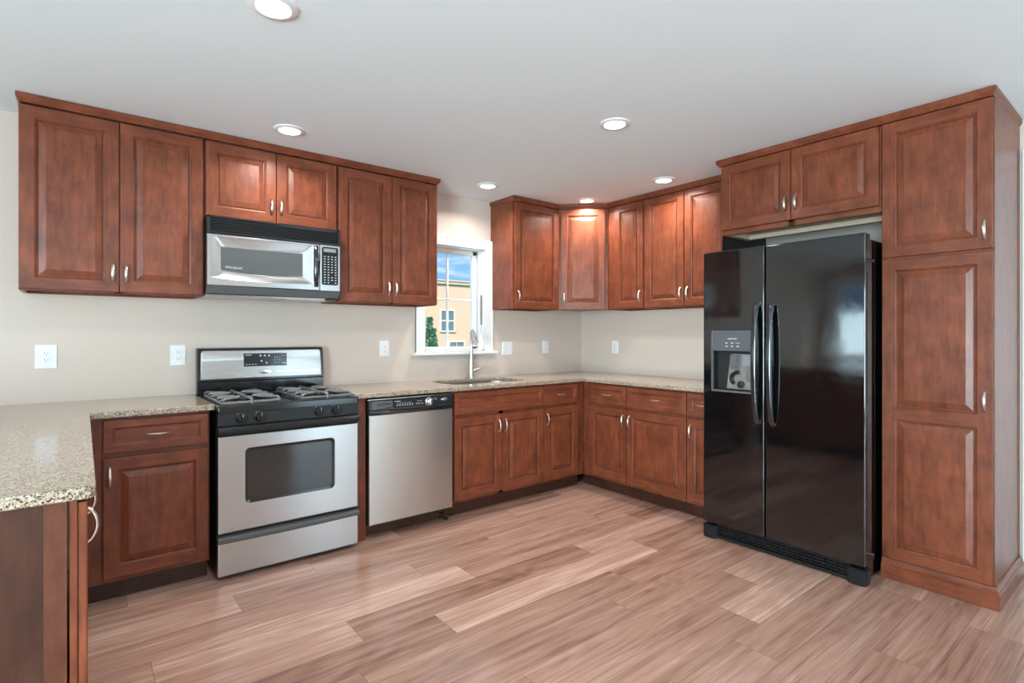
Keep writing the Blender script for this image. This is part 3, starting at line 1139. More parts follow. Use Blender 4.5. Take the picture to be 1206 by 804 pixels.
# ------------------------------------------------------------------ gas range
rg = thing('gas_range', 'freestanding stainless steel and black gas range between cherry cabinets', 'stove', (-3.386, 0, 0))
RWd = 0.752
RF = -0.694
b = BM()
box(b, 0, RWd, -0.655, -0.03, 0.04, 0.868, 0.003)
for x_ in (0.05, RWd - 0.05):
    for y_ in (-0.60, -0.10):
        box(b, x_ - 0.02, x_ + 0.02, y_ - 0.02, y_ + 0.02, 0.0, 0.045, 0.003)
obj('body', b, M['satin'], rg)
# cooktop with a raised rim
b = BM()
ls = []
for d, z in ((0, 0.869), (0, 0.898), (0.004, 0.906), (0.012, 0.909), (0.024, 0.907), (0.034, 0.900), (0.05, 0.899)):
    ls.append([Vector((x, y, z)) for x, y in rrect(-0.003 + d, RWd + 0.003 - d, -0.700 + d, -0.085 - d * 0.4, 0.012, 4)])
loops(b, ls, True, True); fix(b)
ct_ = obj('cooktop', b, M['gloss'], rg)
for bx_, by_, br_ in ((0.175, -0.52, 0.040), (0.175, -0.23, 0.034), (0.585, -0.52, 0.040), (0.585, -0.23, 0.034)):
    b = BM()
    lathe(b, [(0, 0), (br_ + 0.018, 0), (br_ + 0.016, 0.006), (br_ + 0.004, 0.008), (br_ + 0.004, 0.014), (br_, 0.015), (br_, 0.022), (br_ - 0.004, 0.025), (0, 0.026)], 24, Matrix.Translation((bx_, by_, 0.898)))
    obj('burner', b, M['satin'], ct_)
def grate():
    """low frame with raised fingers reaching in over two burners"""
    bm = BM()
    hw, y0, y1, zl, zt = 0.142, -0.650, -0.135, 0.915, 0.934
    ym = (y0 + y1) / 2
    def bar(p, q, r=0.0085):
        tube(bm, [p, q], r, 8)
    for x_ in (-hw, hw): bar((x_, y0, zl), (x_, y1, zl))
    for y_ in (y0, ym, y1): bar((-hw, y_, zl), (hw, y_, zl))
    def finger(p, q):
        p, q = Vector(p), Vector(q)
        d = (q - p)
        tube(bm, [Vector((p.x, p.y, 0.902)), Vector((p.x, p.y, zt - 0.006)), Vector((p.x, p.y, zt)) + d * 0.06, Vector((q.x, q.y, zt))], [0.0105, 0.0105, 0.0105, 0.0085], 8, flat=(1.15, 0.8))
    for cy_ in ((y0 + ym) / 2, (ym + y1) / 2):
        for sx_ in (-1, 1):
            finger((sx_ * hw, cy_, 0), (sx_ * 0.030, cy_, 0))
            for sy_ in (-1, 1):
                finger((sx_ * hw, cy_ + sy_ * 0.118, 0), (sx_ * 0.052, cy_ + sy_ * 0.045, 0))
        for sy_ in (-1, 1):
            finger((0, cy_ + sy_ * 0.127, 0), (0, cy_ + sy_ * 0.030, 0))
    return bm
for gx in (0.172, 0.582):
    obj('burner_grate', grate(), M['iron'], rg, Matrix.Translation((gx, 0, 0)))
# control panel with four knobs
b = BM()
t = bmesh.new()
loops(t, [[Vector((x, y, z)) for y, z in ((-0.655, 0.806), (-0.700, 0.806), (-0.694, 0.867), (-0.655, 0.867))] for x in (0.0, RWd)], True, True); fix(t)
bmesh.ops.bevel(t, geom=t.edges[:], offset=0.003, segments=2, affect='EDGES')
merge(b, t)
cp = obj('control_panel', b, M['satin'], rg)
for kx in (0.112, 0.203, 0.518, 0.617):
    b = BM()
    Mk = Matrix.Translation((kx, -0.698, 0.840)) @ Matrix.Rotation(PI / 2, 4, 'X')
    lathe(b, [(0, 0), (0.029, 0), (0.029, 0.004), (0.0255, 0.006), (0.0245, 0.022), (0.0215, 0.025), (0, 0.0255)], 24, Mk)
    box(b, kx - 0.006, kx + 0.006, -0.732, -0.716, 0.8165, 0.8635, 0.003)
    kn = obj('knob', b, M['satin'], cp)
    b = BM(); box(b, kx - 0.001, kx + 0.001, -0.7325, -0.7315, 0.847, 0.862); obj('pointer', b, M['mark'], kn)
    b = BM(); box(b, kx - 0.022, kx - 0.008, -0.6985, -0.6960, 0.8625, 0.8655); obj('burner_mark', b, M['mark'], cp)
# dark strip, door handle, door, window
b = BM(); box(b, 0.004, RWd - 0.004, -0.680, -0.655, 0.745, 0.806, 0.002); obj('vent_strip', b, M['matte'], rg)
dz0, dz1 = 0.247, 0.749
hole = rrect(0.132, 0.608, 0.385, 0.676, 0.022, 6)
Mdoor = Matrix(((1, 0, 0, 0), (0, 0, 1, 0), (0, 1, 0, 0), (0, 0, 0, 1)))
dr_ = slab('oven_door', [rrect(0.001, RWd - 0.001, dz0, dz1, 0.004, 3), hole], RF, RF + 0.036, M['steel'], rg, 0.004, Mdoor)
b = BM()
loops(b, [[Vector((x, y, z)) for x, z in rrect(0.132 + d, 0.608 - d, 0.385 + d, 0.676 - d, 0.022, 6)] for d, y in ((-0.002, RF + 0.001), (0.005, RF + 0.002), (0.014, RF + 0.006))], False, True); fix(b)
for f in b.faces:
    f.material_index = 0 if len(f.verts) > 4 else 1
obj('window', b, [M['glassd'], M['gloss']], dr_)
b = BM()
t = bmesh.new()
loops(t, [[Vector((x, y, z)) for y, z in ((RF + 0.02, 0.757), (RF - 0.018, 0.757), (RF - 0.027, 0.766), (RF - 0.028, 0.785), (RF - 0.02, 0.797), (RF + 0.02, 0.799))] for x in (0.0, RWd)], True, True); fix(t)
bmesh.ops.bevel(t, geom=t.edges[:], offset=0.003, segments=2, affect='EDGES'); merge(b, t)
obj('handle', b, M['satin'], dr_)
b = BM(); box(b, 0.001, RWd - 0.001, RF, -0.655, 0.026, 0.200, 0.004)
dw_ = obj('storage_drawer', b, M['steel'], rg)
b = BM()
n = 18
ls = []
for i in range(n + 1):
    x_ = RWd * i / n
    bow = 0.010 * math.sin(PI * i / n)
    ls.append([Vector((x_, y, z)) for y, z in ((RF + 0.03, 0.199), (RF - 0.014 - bow, 0.199), (RF - 0.022 - bow, 0.207), (RF - 0.022 - bow, 0.222), (RF - 0.012 - bow, 0.230), (RF + 0.03, 0.232))])
loops(b, ls, True, True); fix(b)
tag(obj('handle', b, M['greyp'], dw_), 'curved black drawer grip')
b = BM(); box(b, 0.003, RWd - 0.003, RF + 0.012, -0.655, 0.231, 0.246); obj('gap_strip', b, M['matte'], rg)
# backguard
b = BM()
prof = [(-0.025, 0.900), (-0.088, 0.900), (-0.088, 0.985), (-0.094, 0.993), (-0.080, 1.175), (-0.070, 1.192), (-0.050, 1.196), (-0.025, 1.196)]
rows = []
for x_, sc_ in ((-0.004, 0.0), (0.0, 1.0), (0.006, 1.0), (RWd - 0.006, 1.0), (RWd, 1.0), (RWd + 0.004, 0.0)):
    rows.append([Vector((x_, y if sc_ else y + 0.006 * (1 if y < -0.04 else 0), z - (0 if sc_ else (0.012 if z > 1.15 else 0)))) for y, z in prof])
loops(b, rows, True, True); fix(b)
bgd = obj('backguard', b, M['gloss'], rg)
b = BM()
def bgy(z): return -0.0945 + (z - 0.993) / (1.175 - 0.993) * 0.014
rows = []
for d, e_ in ((0, 0.001), (0.002, -0.0025), (0.006, -0.0035)):
    za, zc = 1.003 + d, 1.178 - d
    top = [(0.012 + d, za), (RWd - 0.012 - d, za), (RWd - 0.016 - d, zc - 0.010), (RWd - 0.026 - d, zc), (0.026 + d, zc), (0.016 + d, zc - 0.010)]
    rows.append([Vector((x_, bgy(z_) + e_, z_)) for x_, z_ in top])
loops(b, rows, False, True); fix(b)
fp = obj('fascia', b, M['steel'], bgd)
b = BM()
box(b, 0.030, 0.30, bgy(1.040) - 0.0050, bgy(1.040), 1.038, 1.0405); box(b, 0.45, RWd - 0.03, bgy(1.040) - 0.0050, bgy(1.040), 1.038, 1.0405)
lathe(b, [(0, 0), (0.040, 0), (0.038, 0.0025), (0, 0.0035)], 28, Matrix.Translation((RWd / 2, bgy(1.039) - 0.0030, 1.039)) @ Matrix.Rotation(PI / 2, 4, 'X') @ Matrix.Diagonal((1, 0.30, 1, 1)))
obj('badge', b, M['chrome'], bgd)
b = BM()
zs_ = (1.076, 1.158)
t = bmesh.new()
loops(t, [[Vector((x, bgy(z) - o, z)) for x, z in ((0.252, 1.076), (0.512, 1.076), (0.512, 1.158), (0.252, 1.158))] for o in (0.001, 0.0055)], True, True); fix(t); merge(b, t)
dsp = obj('display', b, M['gloss'], bgd)
b = BM()
def mk(x_, z_, w_, h_): box(b, x_, x_ + w_, bgy(z_) - 0.0062, bgy(z_) - 0.0050, z_, z_ + h_)
mk(0.262, 1.146, 0.036, 0.0035)
for i in range(4): mk(0.262 + i * 0.018, 1.086, 0.012, 0.004)
for i in range(3): mk(0.345 + i * 0.026, 1.138, 0.012, 0.010)
for i in range(2): mk(0.352 + i * 0.03, 1.104 - 0.012 * i, 0.010, 0.010)
for i in range(3):
    for j in range(3): mk(0.434 + i * 0.015, 1.094 + j * 0.018, 0.006, 0.004)
for i in range(2): mk(0.483 + i * 0.013, 1.088, 0.009, 0.009)
mk(0.481, 1.140, 0.005, 0.005); mk(0.496, 1.140, 0.005, 0.005)
obj('button_lettering', b, M['mark'], dsp)


# ------------------------------------------------------------------ microwave
mw = thing('microwave', 'stainless steel and black microwave hung over the stove', 'microwave', (-3.387, 0, 1.496))
MWd, Z0 = 0.754, 1.496
b = BM(); box(b, 0.001, MWd - 0.001, -0.372, -0.003, 0.012, 0.452, 0.003)
obj('body', b, M['gloss'], mw)
b = BM()
box(b, 0, MWd, -0.388, -0.372, 1.846 - Z0, 1.948 - Z0, 0.003)
box(b, 0, 0.016, -0.402, -0.380, 1.848 - Z0, 1.946 - Z0, 0.003); box(b, MWd - 0.016, MWd, -0.402, -0.380, 1.848 - Z0, 1.946 - Z0, 0.003)
box(b, 0, MWd, -0.402, -0.380, 1.934 - Z0, 1.946 - Z0, 0.003); box(b, 0, MWd, -0.404, -0.380, 1.847 - Z0, 1.858 - Z0, 0.003)
for i in range(5):
    z_ = 1.866 + i * 0.0135 - Z0
    t = bmesh.new()
    loops(t, [[Vector((x, y, z)) for y, z in ((-0.384, z_ + 0.006), (-0.401, z_), (-0.401, z_ + 0.004), (-0.384, z_ + 0.010))] for x in (0.014, MWd - 0.014)], True, True); fix(t); merge(b, t)
obj('vent_grille', b, M['gloss'], mw)
# door: stainless frame sloping in to a dark window with a bowed lower edge
b = BM()
N = 16
dx1 = 0.624
def mwring(xa, xb, zt, zbl, zbr, bow, y):
    pts = [Vector((xa + (xb - xa) * i / N, y, zbl + (zbr - zbl) * i / N - bow * math.sin(PI * i / N) - Z0)) for i in range(N + 1)]
    pts += [Vector((xb + (xa - xb) * i / N, y, zt - Z0)) for i in range(N + 1)]
    return pts
rings = [mwring(0.0, dx1, 1.8445, 1.555, 1.555, 0, -0.374), mwring(0.0, dx1, 1.8445, 1.555, 1.555, 0, -0.398), mwring(0.003, dx1 - 0.003, 1.8415, 1.558, 1.558, 0, -0.401),
         mwring(0.020, dx1 - 0.040, 1.832, 1.600, 1.592, 0.010, -0.401), mwring(0.023, dx1 - 0.043, 1.829, 1.603, 1.595, 0.010, -0.399), mwring(0.070, dx1 - 0.100, 1.776, 1.645, 1.638, 0.013, -0.386)]
loops(b, rings, True, False); fix(b)
md = obj('door', b, M['steel'], mw)
b = BM(); loops(b, [mwring(0.068, dx1 - 0.098, 1.778, 1.643, 1.636, 0.013, -0.3855)], False, True)
fix(b); t = obj('window', b, M['mwglass'], md)
text('logo', 'Whirlpool', 0.021, M['mark'], t, facing(0.135, -0.3862, 1.662 - Z0), 0.25)
b = BM()
pts, rad = [], []
for i in range(15):
    s = i / 14
    pts.append((0.603 - 0.006 * math.sin(PI * s), -0.398 - 0.030 * math.sin(PI * s) ** 0.7, 1.578 + s * 0.254 - Z0))
    rad.append(0.008 + 0.004 * math.sin(PI * s))
tube(b, pts, rad, 12, flat=(1.25, 0.8), up=Vector((0, 1, 0)))
box(b, 0.589, 0.617, -0.4035, -0.400, 1.575 - Z0, 1.835 - Z0, 0.002)
tag(obj('handle', b, M['grip'], md), 'curved dark grip')
b = BM(); box(b, dx1 + 0.002, MWd, -0.401, -0.374, 1.555 - Z0, 1.8445 - Z0, 0.003)
cpn = obj('control_panel', b, M['steel'], mw)
b = BM(); loops(b, [[Vector((x, y, z - Z0)) for x, z in rrect(0.637, 0.741, 1.592, 1.832, 0.012, 4)] for y in (-0.400, -0.4025)], True, True); fix(b)
kp = obj('keypad', b, M['satin'], cpn)
b = BM(); box(b, 0.648, 0.726, -0.4032, -0.402, 1.800 - Z0, 1.823 - Z0); obj('display', b, M['lcd'], kp)
b = BM()
for i in range(4):
    for j in range(11):
        if i == 2 and j in (0, 3): continue
        box(b, 0.650 + i * 0.023, 0.650 + i * 0.023 + 0.010, -0.4031, -0.402, 1.604 + j * 0.0165 - Z0, 1.604 + j * 0.0165 + 0.005 - Z0)
obj('button_lettering', b, M['mark'], kp)
# sloping underside lip and vent plate
b = BM()
t = bmesh.new()
loops(t, [[Vector((x, y, z - Z0)) for y, z in ((-0.372, 1.553), (-0.398, 1.553), (-0.372, 1.512), (-0.36, 1.508), (-0.34, 1.508))] for x in (0.0, MWd)], True, True); fix(t); merge(b, t)
obj('bottom_lip', b, M['greyp'], mw)
b = BM()
box(b, 0.004, MWd - 0.004, -0.34, -0.01, 0.004, 0.013, 0.002)
box(b, 0.06, 0.30, -0.30, -0.06, 0.001, 0.005, 0.001); box(b, 0.45, 0.69, -0.30, -0.06, 0.001, 0.005, 0.001)
obj('vent_plate', b, M['steelv'], mw)
b = BM(); box(b, 0.35, 0.42, -0.33, -0.26, 0.001, 0.006, 0.001); obj('lamp_cover', b, M['mark'], mw)
b = BM()
t = bmesh.new(); box(t, -0.035, 0.035, -0.008, 0.008, -0.006, 0.006, 0.002)
merge(b, t, Matrix.Translation((MWd - 0.04, -0.355, 0.008)) @ Matrix.Rotation(R(-6), 4, 'Y')); obj('tab', b, M['matte'], mw)


# ------------------------------------------------------------------ dishwasher
dx = -2.546
dwz = thing('dishwasher', 'stainless steel dishwasher with black control strip, under the counter right of the stove', 'dishwasher', (dx, 0, 0))
DWd = 0.605
DF = -0.651
b = BM(); box(b, 0.004, DWd - 0.004, -0.575, -0.03, 0.10, 0.872); obj('tub', b, M['matte'], dwz)
b = BM()
n = 14
rows = []
for i in range(n + 1):
    x_ = 0.002 + (DWd - 0.004) * i / n
    bw = 0.006 * math.sin(PI * i / n)
    rows.append([Vector((x_, y, z)) for y, z in ((-0.58, 0.092), (DF + 0.004, 0.092), (DF - bw * 0.5, 0.098), (DF - bw, 0.40), (DF - bw * 0.6, 0.772), (DF + 0.004, 0.778), (-0.58, 0.778))])
loops(b, rows, True, True); fix(b)
obj('door', b, M['steelv'], dwz)
b = BM()
rows = []
for i in range(n + 1):
    x_ = DWd * i / n
    s = math.sin(PI * i / n)
    dip = 0.012 * s
    rows.append([Vector((x_, y, z)) for y, z in ((-0.58, 0.782), (DF + 0.012, 0.782 - dip), (DF - 0.004 - 0.004 * s, 0.784 - dip), (DF - 0.010 - 0.012 * s, 0.792 - dip), (DF - 0.010 - 0.012 * s, 0.804 - dip), (DF - 0.004 - 0.003 * s, 0.812 - dip), (DF - 0.003 * s, 0.860), (DF + 0.006, 0.866), (-0.58, 0.866))])
loops(b, rows, True, True); fix(b)
dcp = obj('control_panel', b, M['gloss'], dwz)
b = BM(); box(b, 0.0, DWd, DF + 0.02, -0.57, 0.8665, 0.8720, 0.001); obj('top_strip', b, M['chrome'], dwz)
b = BM(); box(b, 0.02, 0.155, DF - 0.0045, DF + 0.004, 0.808, 0.860, 0.002); gv = obj('vent_plate', b, M['greyp'], dcp)
b = BM()
for i in range(3): box(b, 0.055, 0.145, DF - 0.0055, DF - 0.0040, 0.833 + i * 0.006, 0.836 + i * 0.006)
obj('vent_slot', b, M['matte'], gv)
b = BM(); box(b, 0.160, 0.385, DF - 0.0060, DF + 0.004, 0.808, 0.860, 0.002); kpd = obj('keypad', b, M['satin'], dcp)
b = BM()
def dm(x_, z_, w_, h_): box(b, x_, x_ + w_, DF - 0.0068, DF - 0.0058, z_, z_ + h_)
dm(0.170, 0.850, 0.040, 0.004)
for i in range(7): dm(0.185 + i * 0.018, 0.822, 0.006, 0.010); 
for i in range(6): dm(0.188 + i * 0.018, 0.838, 0.012, 0.0025)
for i in range(4): dm(0.322 + i * 0.015, 0.824, 0.006, 0.007)
for i in range(2): dm(0.330 + i * 0.02, 0.842, 0.014, 0.0025)
obj('button_lettering', b, M['mark'], kpd)
b = BM(); lathe(b, [(0, 0), (0.030, 0), (0.030, 0.006), (0.024, 0.009), (0.022, 0.022), (0.018, 0.025), (0, 0.026)], 24, Matrix.Translation((0.420, DF - 0.003, 0.834)) @ Matrix.Rotation(PI / 2, 4, 'X'))
box(b, 0.4155, 0.4245, DF - 0.032, DF - 0.024, 0.816, 0.852, 0.002)
tag(obj('dial', b, M['chrome'], dcp), 'silver cycle dial')
b = BM()
for i in range(5):
    a = R(40 - i * 22)
    x_, z_ = 0.428 + 0.042 * math.cos(a), 0.834 + 0.026 * math.sin(a)
    box(b, x_, x_ + 0.010, DF - 0.0035, DF + 0.001, z_, z_ + 0.003)
obj('cycle_marks', b, M['mark'], dcp)
b = BM(); lathe(b, [(0, 0), (0.030, 0), (0.029, 0.002), (0, 0.003)], 24, Matrix.Translation((0.540, DF - 0.001, 0.838)) @ Matrix.Rotation(PI / 2, 4, 'X') @ Matrix.Diagonal((1, 0.42, 1, 1)))
obj('badge', b, M['chrome'], dcp)
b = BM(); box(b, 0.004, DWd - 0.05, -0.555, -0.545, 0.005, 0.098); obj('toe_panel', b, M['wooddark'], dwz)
b = BM(); box(b, DWd - 0.090, DWd - 0.010, -0.60, -0.55, 0.060, 0.092, 0.002); tube(b, [(DWd - 0.024, -0.60, 0.09), (DWd - 0.024, -0.60, 0.012)], 0.009, 10); lathe(b, [(0, 0), (0.018, 0), (0.018, 0.01), (0.01, 0.014), (0, 0.014)], 16, Matrix.Translation((DWd - 0.024, -0.60, 0)))
obj('foot', b, M['grip'], dwz)


# ------------------------------------------------------------------ refrigerator (local x from its left edge, front to -y)
rf = thing('refrigerator', 'tall glossy black side-by-side refrigerator with dispenser in the left door', 'refrigerator', (0, -1.880, 0), RW)
F0, FD = -0.840, -0.775          # door face and back
RFW = 0.910
b = BM(); box(b, 0.010, 0.893, F0 + 0.075, -0.06, 0.012, 1.775, 0.006)
obj('body', b, M['black'], rf)
b = BM(); box(b, 0.010, 0.893, FD + 0.001, F0 + 0.076, 0.10, 1.768); obj('gasket', b, M['matte'], rf)
for xa, xb in ((0.03, 0.10), (RFW - 0.10, RFW - 0.028)):
    b = BM(); box(b, xa, xb, FD + 0.002, -0.70, 1.776, 1.792, 0.004); obj('hinge_cover', b, M['satin'], rf)
Mfr = Matrix(((1, 0, 0, 0), (0, 0, 1, 0), (0, 1, 0, 0), (0, 0, 0, 1)))
GX = 0.395
DP = (0.066, 0.330, 0.932, 1.296)           # dispenser opening
fdoor = slab('door', [rrect(0.0, GX - 0.003, 0.098, 1.795, 0.010, 4), rrect(*DP, 0.006, 3)], F0, FD, M['black'], rf, 0.008, Mfr)
tag(fdoor, 'narrower left freezer door with dispenser')
rdoor = slab('door', [rrect(GX + 0.003, RFW, 0.098, 1.795, 0.010, 4)], F0, FD, M['black'], rf, 0.008, Mfr)


def fridge_handle(x_, parent, lean):
    bm = BM()
    pts, rad = [], []
    n = 26
    for i in range(n + 1):
        s = i / n
        off = 0.052 * math.sin(PI * s) ** 0.42 if 0 < s < 1 else 0
        pts.append((x_ + lean * math.sin(PI * s), F0 - off + 0.002, 0.758 + s * 0.708))
        rad.append(0.0165)
    tube(bm, pts, rad, 14, flat=(0.55, 1.0), up=Vector((1, 0, 0)))
    return obj('handle', bm, M['grip'], parent)


fridge_handle(0.352, fdoor, 0.0)
fridge_handle(0.440, rdoor, 0.0)
# dispenser
dsn = BM()
x0, x1, z0, z1 = DP
zm = 1.178
box(dsn, x0 - 0.007, x0 + 0.003, F0 - 0.006, F0 + 0.02, z0 - 0.006, z1 + 0.006, 0.002); box(dsn, x1 - 0.003, x1 + 0.007, F0 - 0.006, F0 + 0.02, z0 - 0.006, z1 + 0.006, 0.002)
box(dsn, x0, x1, F0 - 0.006, F0 + 0.02, z1 - 0.002, z1 + 0.006, 0.002); box(dsn, x0, x1, F0 - 0.010, F0 + 0.02, z0 - 0.006, z0 + 0.004, 0.002)
dsp = obj('dispenser', dsn, M['greyp'], fdoor)
b = BM(); box(b, x0 + 0.002, x1 - 0.002, F0 - 0.004, F0 + 0.03, zm, z1 - 0.001, 0.002)
pnl = obj('control_panel', b, plain('slate_grey_panel', (0.085, 0.092, 0.105), 0.25), dsp)
DSP = pnl
# ------------------------------------------------------------------ dispenser print and insides
text('logo', 'FRIGIDAIRE', 0.012, M['mark'], pnl, facing((x0 + x1) / 2, F0 - 0.0044, 1.252))
b = BM()
for i in range(3):
    for j in range(2):
        box(b, x0 + 0.088 + i * 0.036, x0 + 0.102 + i * 0.036, F0 - 0.0048, F0 - 0.0036, 1.204 + j * 0.020, 1.209 + j * 0.020)
obj('button_lettering', b, M['mark'], pnl)
b = BM(); box(b, x0 + 0.154, x0 + 0.180, F0 - 0.0049, F0 - 0.0036, 1.2235, 1.2290); tag(obj('indicator', b, emit('red_indicator', (0.45, 0.16, 0.16), 0.15), pnl), 'small red indicator')
b = BM()
box(b, x0, x1, F0 + 0.052, F0 + 0.056, z0, zm); box(b, x0, x0 + 0.004, F0 + 0.01, F0 + 0.055, z0, zm); box(b, x1 - 0.004, x1, F0 + 0.01, F0 + 0.055, z0, zm)
box(b, x0, x1, F0 + 0.004, F0 + 0.055, z0, z0 + 0.008); box(b, x0, x1, F0 + 0.01, F0 + 0.055, zm - 0.004, zm)
obj('recess', b, M['matte'], dsp)
b = BM()
t = bmesh.new()
loops(t, [[Vector((x, y, z)) for x, y, z in ((0.140, F0 + 0.030, 0.945), (0.318, F0 + 0.030, 0.945), (0.318, F0 + 0.042, 1.160), (0.160, F0 + 0.042, 1.160))],
          [Vector((x, y, z)) for x, y, z in ((0.140, F0 + 0.050, 0.945), (0.318, F0 + 0.050, 0.945), (0.318, F0 + 0.051, 1.160), (0.160, F0 + 0.051, 1.160))]], True, True); fix(t)
bmesh.ops.bevel(t, geom=t.edges[:], offset=0.004, segments=2, affect='EDGES'); merge(b, t)
obj('chute_plate', b, M['plast'], dsp)
b = BM(); box(b, 0.168, 0.222, F0 + 0.020, F0 + 0.040, 1.070, 1.155, 0.004); box(b, 0.178, 0.212, F0 + 0.014, F0 + 0.024, 1.085, 1.145, 0.003); obj('paddle', b, M['greyp'], dsp)
b = BM(); box(b, 0.250, 0.312, F0 + 0.018, F0 + 0.040, 1.085, 1.160, 0.004); obj('paddle', b, M['lcd'], dsp)
b = BM()
pts = [(0.222 + 0.046 * math.cos(a), F0 + 0.026, 1.010 + 0.040 * math.sin(a)) for a in [R(80 + i * 15) for i in range(11)]]
tube(b, pts, 0.012, 10, up=Vector((0, 1, 0)))
obj('water_cradle', b, M['satin'], dsp)
b = BM(); lathe(b, [(0, 0), (0.022, 0), (0.022, 0.010), (0.016, 0.013), (0, 0.013)], 20, Matrix.Translation((0.236, F0 + 0.030, 0.975)) @ Matrix.Rotation(PI / 2, 4, 'X')); obj('spout', b, M['matte'], dsp)
b = BM(); box(b, 0.268, 0.300, F0 + 0.022, F0 + 0.036, 1.000, 1.060, 0.008); obj('lever', b, M['iron'], dsp)
# bottom grille between two corner feet
b = BM()
box(b, 0.08, RFW - 0.08, F0 + 0.045, F0 + 0.060, 0.012, 0.092, 0.002)
for i in range(4): box(b, 0.08, RFW - 0.08, F0 + 0.030, F0 + 0.048, 0.030 + i * 0.017, 0.036 + i * 0.017, 0.001)
box(b, 0.07, RFW - 0.07, F0 + 0.018, F0 + 0.050, 0.008, 0.024, 0.003)
for i in range(24):
    x_ = 0.09 + i * (RFW - 0.18) / 23
    box(b, x_ - 0.0015, x_ + 0.0015, F0 + 0.032, F0 + 0.047, 0.026, 0.090)
obj('grille', b, M['satin'], rf)
for xa, xb in ((-0.002, 0.088), (RFW - 0.088, RFW + 0.002)):
    b = BM()
    t = bmesh.new()
    poly = [(xa, F0 + 0.06), (xa, F0 + 0.004), (xa + 0.012, F0 - 0.006), (xb - 0.018, F0 - 0.006), (xb, F0 + 0.016), (xb, F0 + 0.06)]
    loops(t, [[Vector((x, y, z)) for x, y in poly] for z in (0.002, 0.082)], True, True); fix(t)
    bmesh.ops.bevel(t, geom=t.edges[:], offset=0.004, segments=2, affect='EDGES'); merge(b, t)
    obj('foot', b, M['satin'], rf)


# ------------------------------------------------------------------ wall plates
def plate(name, label, cat, loc, rz, w_, h_, kinds):
    r_ = thing(name, label, cat, loc, rz)
    b = BM()
    loops(b, [[Vector((x, y, z)) for x, z in rrect(-w_ / 2 + d, w_ / 2 - d, -h_ / 2 + d, h_ / 2 - d, 0.004, 3)] for d, y in ((0, -0.0005), (0, -0.004), (0.003, -0.0065))], True, True); fix(b)
    obj('cover_plate', b, M['outlet'], r_)
    n = len(kinds)
    for i, kd in enumerate(kinds):
        cx = (i - (n - 1) / 2) * 0.046
        b = BM()
        loops(b, [[Vector((cx + x, y, z)) for x, z in rrect(-0.0168 + d, 0.0168 - d, -0.0335 + d, 0.0335 - d, 0.003, 3)] for d, y in ((0, -0.006), (0, -0.0085), (0.0015, -0.0095))], True, True); fix(b)
        if kd == 'switch':
            for v in b.verts:
                if v.co.y < -0.008 and v.co.z > 0: v.co.y += 0.002
        f = obj('rocker' if kd == 'switch' else 'receptacle', b, M['outlet'], r_)
        b = BM()
        if kd == 'switch':
            box(b, cx - 0.016, cx + 0.016, -0.0083, -0.0075, -0.0008, 0.0008)
            obj('groove', b, M['lcd'], f)
        else:
            for s in (-1, 1):
                box(b, cx - 0.0075, cx - 0.0050, -0.0100, -0.0088, s * 0.0185 - 0.001, s * 0.0185 + 0.0065); box(b, cx + 0.0050, cx + 0.0075, -0.0100, -0.0088, s * 0.0185, s * 0.0185 + 0.0055)
                lathe(b, [(0, 0), (0.0026, 0), (0.0026, 0.0012), (0, 0.0012)], 10, Matrix.Translation((cx, -0.0088, s * 0.0185 - 0.0075)) @ Matrix.Rotation(PI / 2, 4, 'X'))
            obj('slot', b, M['slot'], f)
    return r_


plate('wall_outlet', 'wide white outlet plate on the wall at far left above the peninsula counter', 'outlet', (-4.080, 0, 1.160), 0, 0.090, 0.128, ['outlet'])
plate('wall_outlet', 'white outlet plate on the wall just left of the stove', 'outlet', (-3.478, 0, 1.153), 0, 0.080, 0.124, ['outlet'])
plate('wall_outlet', 'white outlet plate on the wall between the stove and the window', 'outlet', (-2.137, 0, 1.171), 0, 0.078, 0.122, ['outlet'])
plate('light_switch', 'double white rocker switch plate just right of the window', 'switch', (-0.955, 0, 1.156), 0, 0.118, 0.120, ['switch', 'switch'])
plate('wall_outlet', 'white outlet plate on the window wall near the room corner, right of the switch', 'outlet', (-0.492, 0, 1.160), 0, 0.076, 0.122, ['outlet'])
plate('wall_outlet', 'white outlet plate on the right wall near the room corner', 'outlet', (0, -0.437, 1.160), RW, 0.078, 0.122, ['outlet'])


# ------------------------------------------------------------------ ceiling downlights
def make_lamp():
    r_ = thing('recessed_light', None, 'ceiling light', (0, 0, H))
    b = BM(); lathe(b, [(0.056, 0.0), (0.083, 0.0), (0.083, -0.004), (0.076, -0.008), (0.060, -0.010), (0.055, -0.006)], 40)
    obj('trim_ring', b, M['trim'], r_)
    b = BM(); lathe(b, [(0, -0.0005), (0.0575, -0.0005), (0.056, -0.007), (0.045, -0.0095), (0, -0.011)], 40)
    obj('lens', b, M['lens'], r_)
    ld = bpy.data.lights.new('lamp_light', 'AREA')
    ld.shape = 'DISK'
    ld.size = 0.10
    ld.energy = LAMP_W
    ld.color = LAMP_COL
    ld.spread = R(150)
    lo = bpy.data.objects.new('lamp_light', ld)
    COL.objects.link(lo)
    lo.parent = r_
    lo.location = (0, 0, -0.0125)
    return r_


spots = [((-3.405, -1.800), 'round recessed ceiling light cut by the top edge of the photo'),
         ((-3.018, -0.650), 'round recessed ceiling light in front of the microwave cabinets'),
         ((-1.655, -1.850), 'round recessed ceiling light alone in the middle of the ceiling'),
         ((-1.480, -0.430), 'round recessed ceiling light in front of the kitchen window'),
         ((-0.545, -0.590), 'round recessed ceiling light at the room corner before the angled cabinet'),
         ((-0.545, -1.370), 'round recessed ceiling light before the right wall cabinets next to the refrigerator')]
proto = make_lamp()
for i, ((x_, y_), lb) in enumerate(spots):
    o = proto if i == 0 else copy_tree(proto)
    o.location = (x_, y_, H)
    tag(o, lb, 'ceiling light', 'recessed ceiling lights')


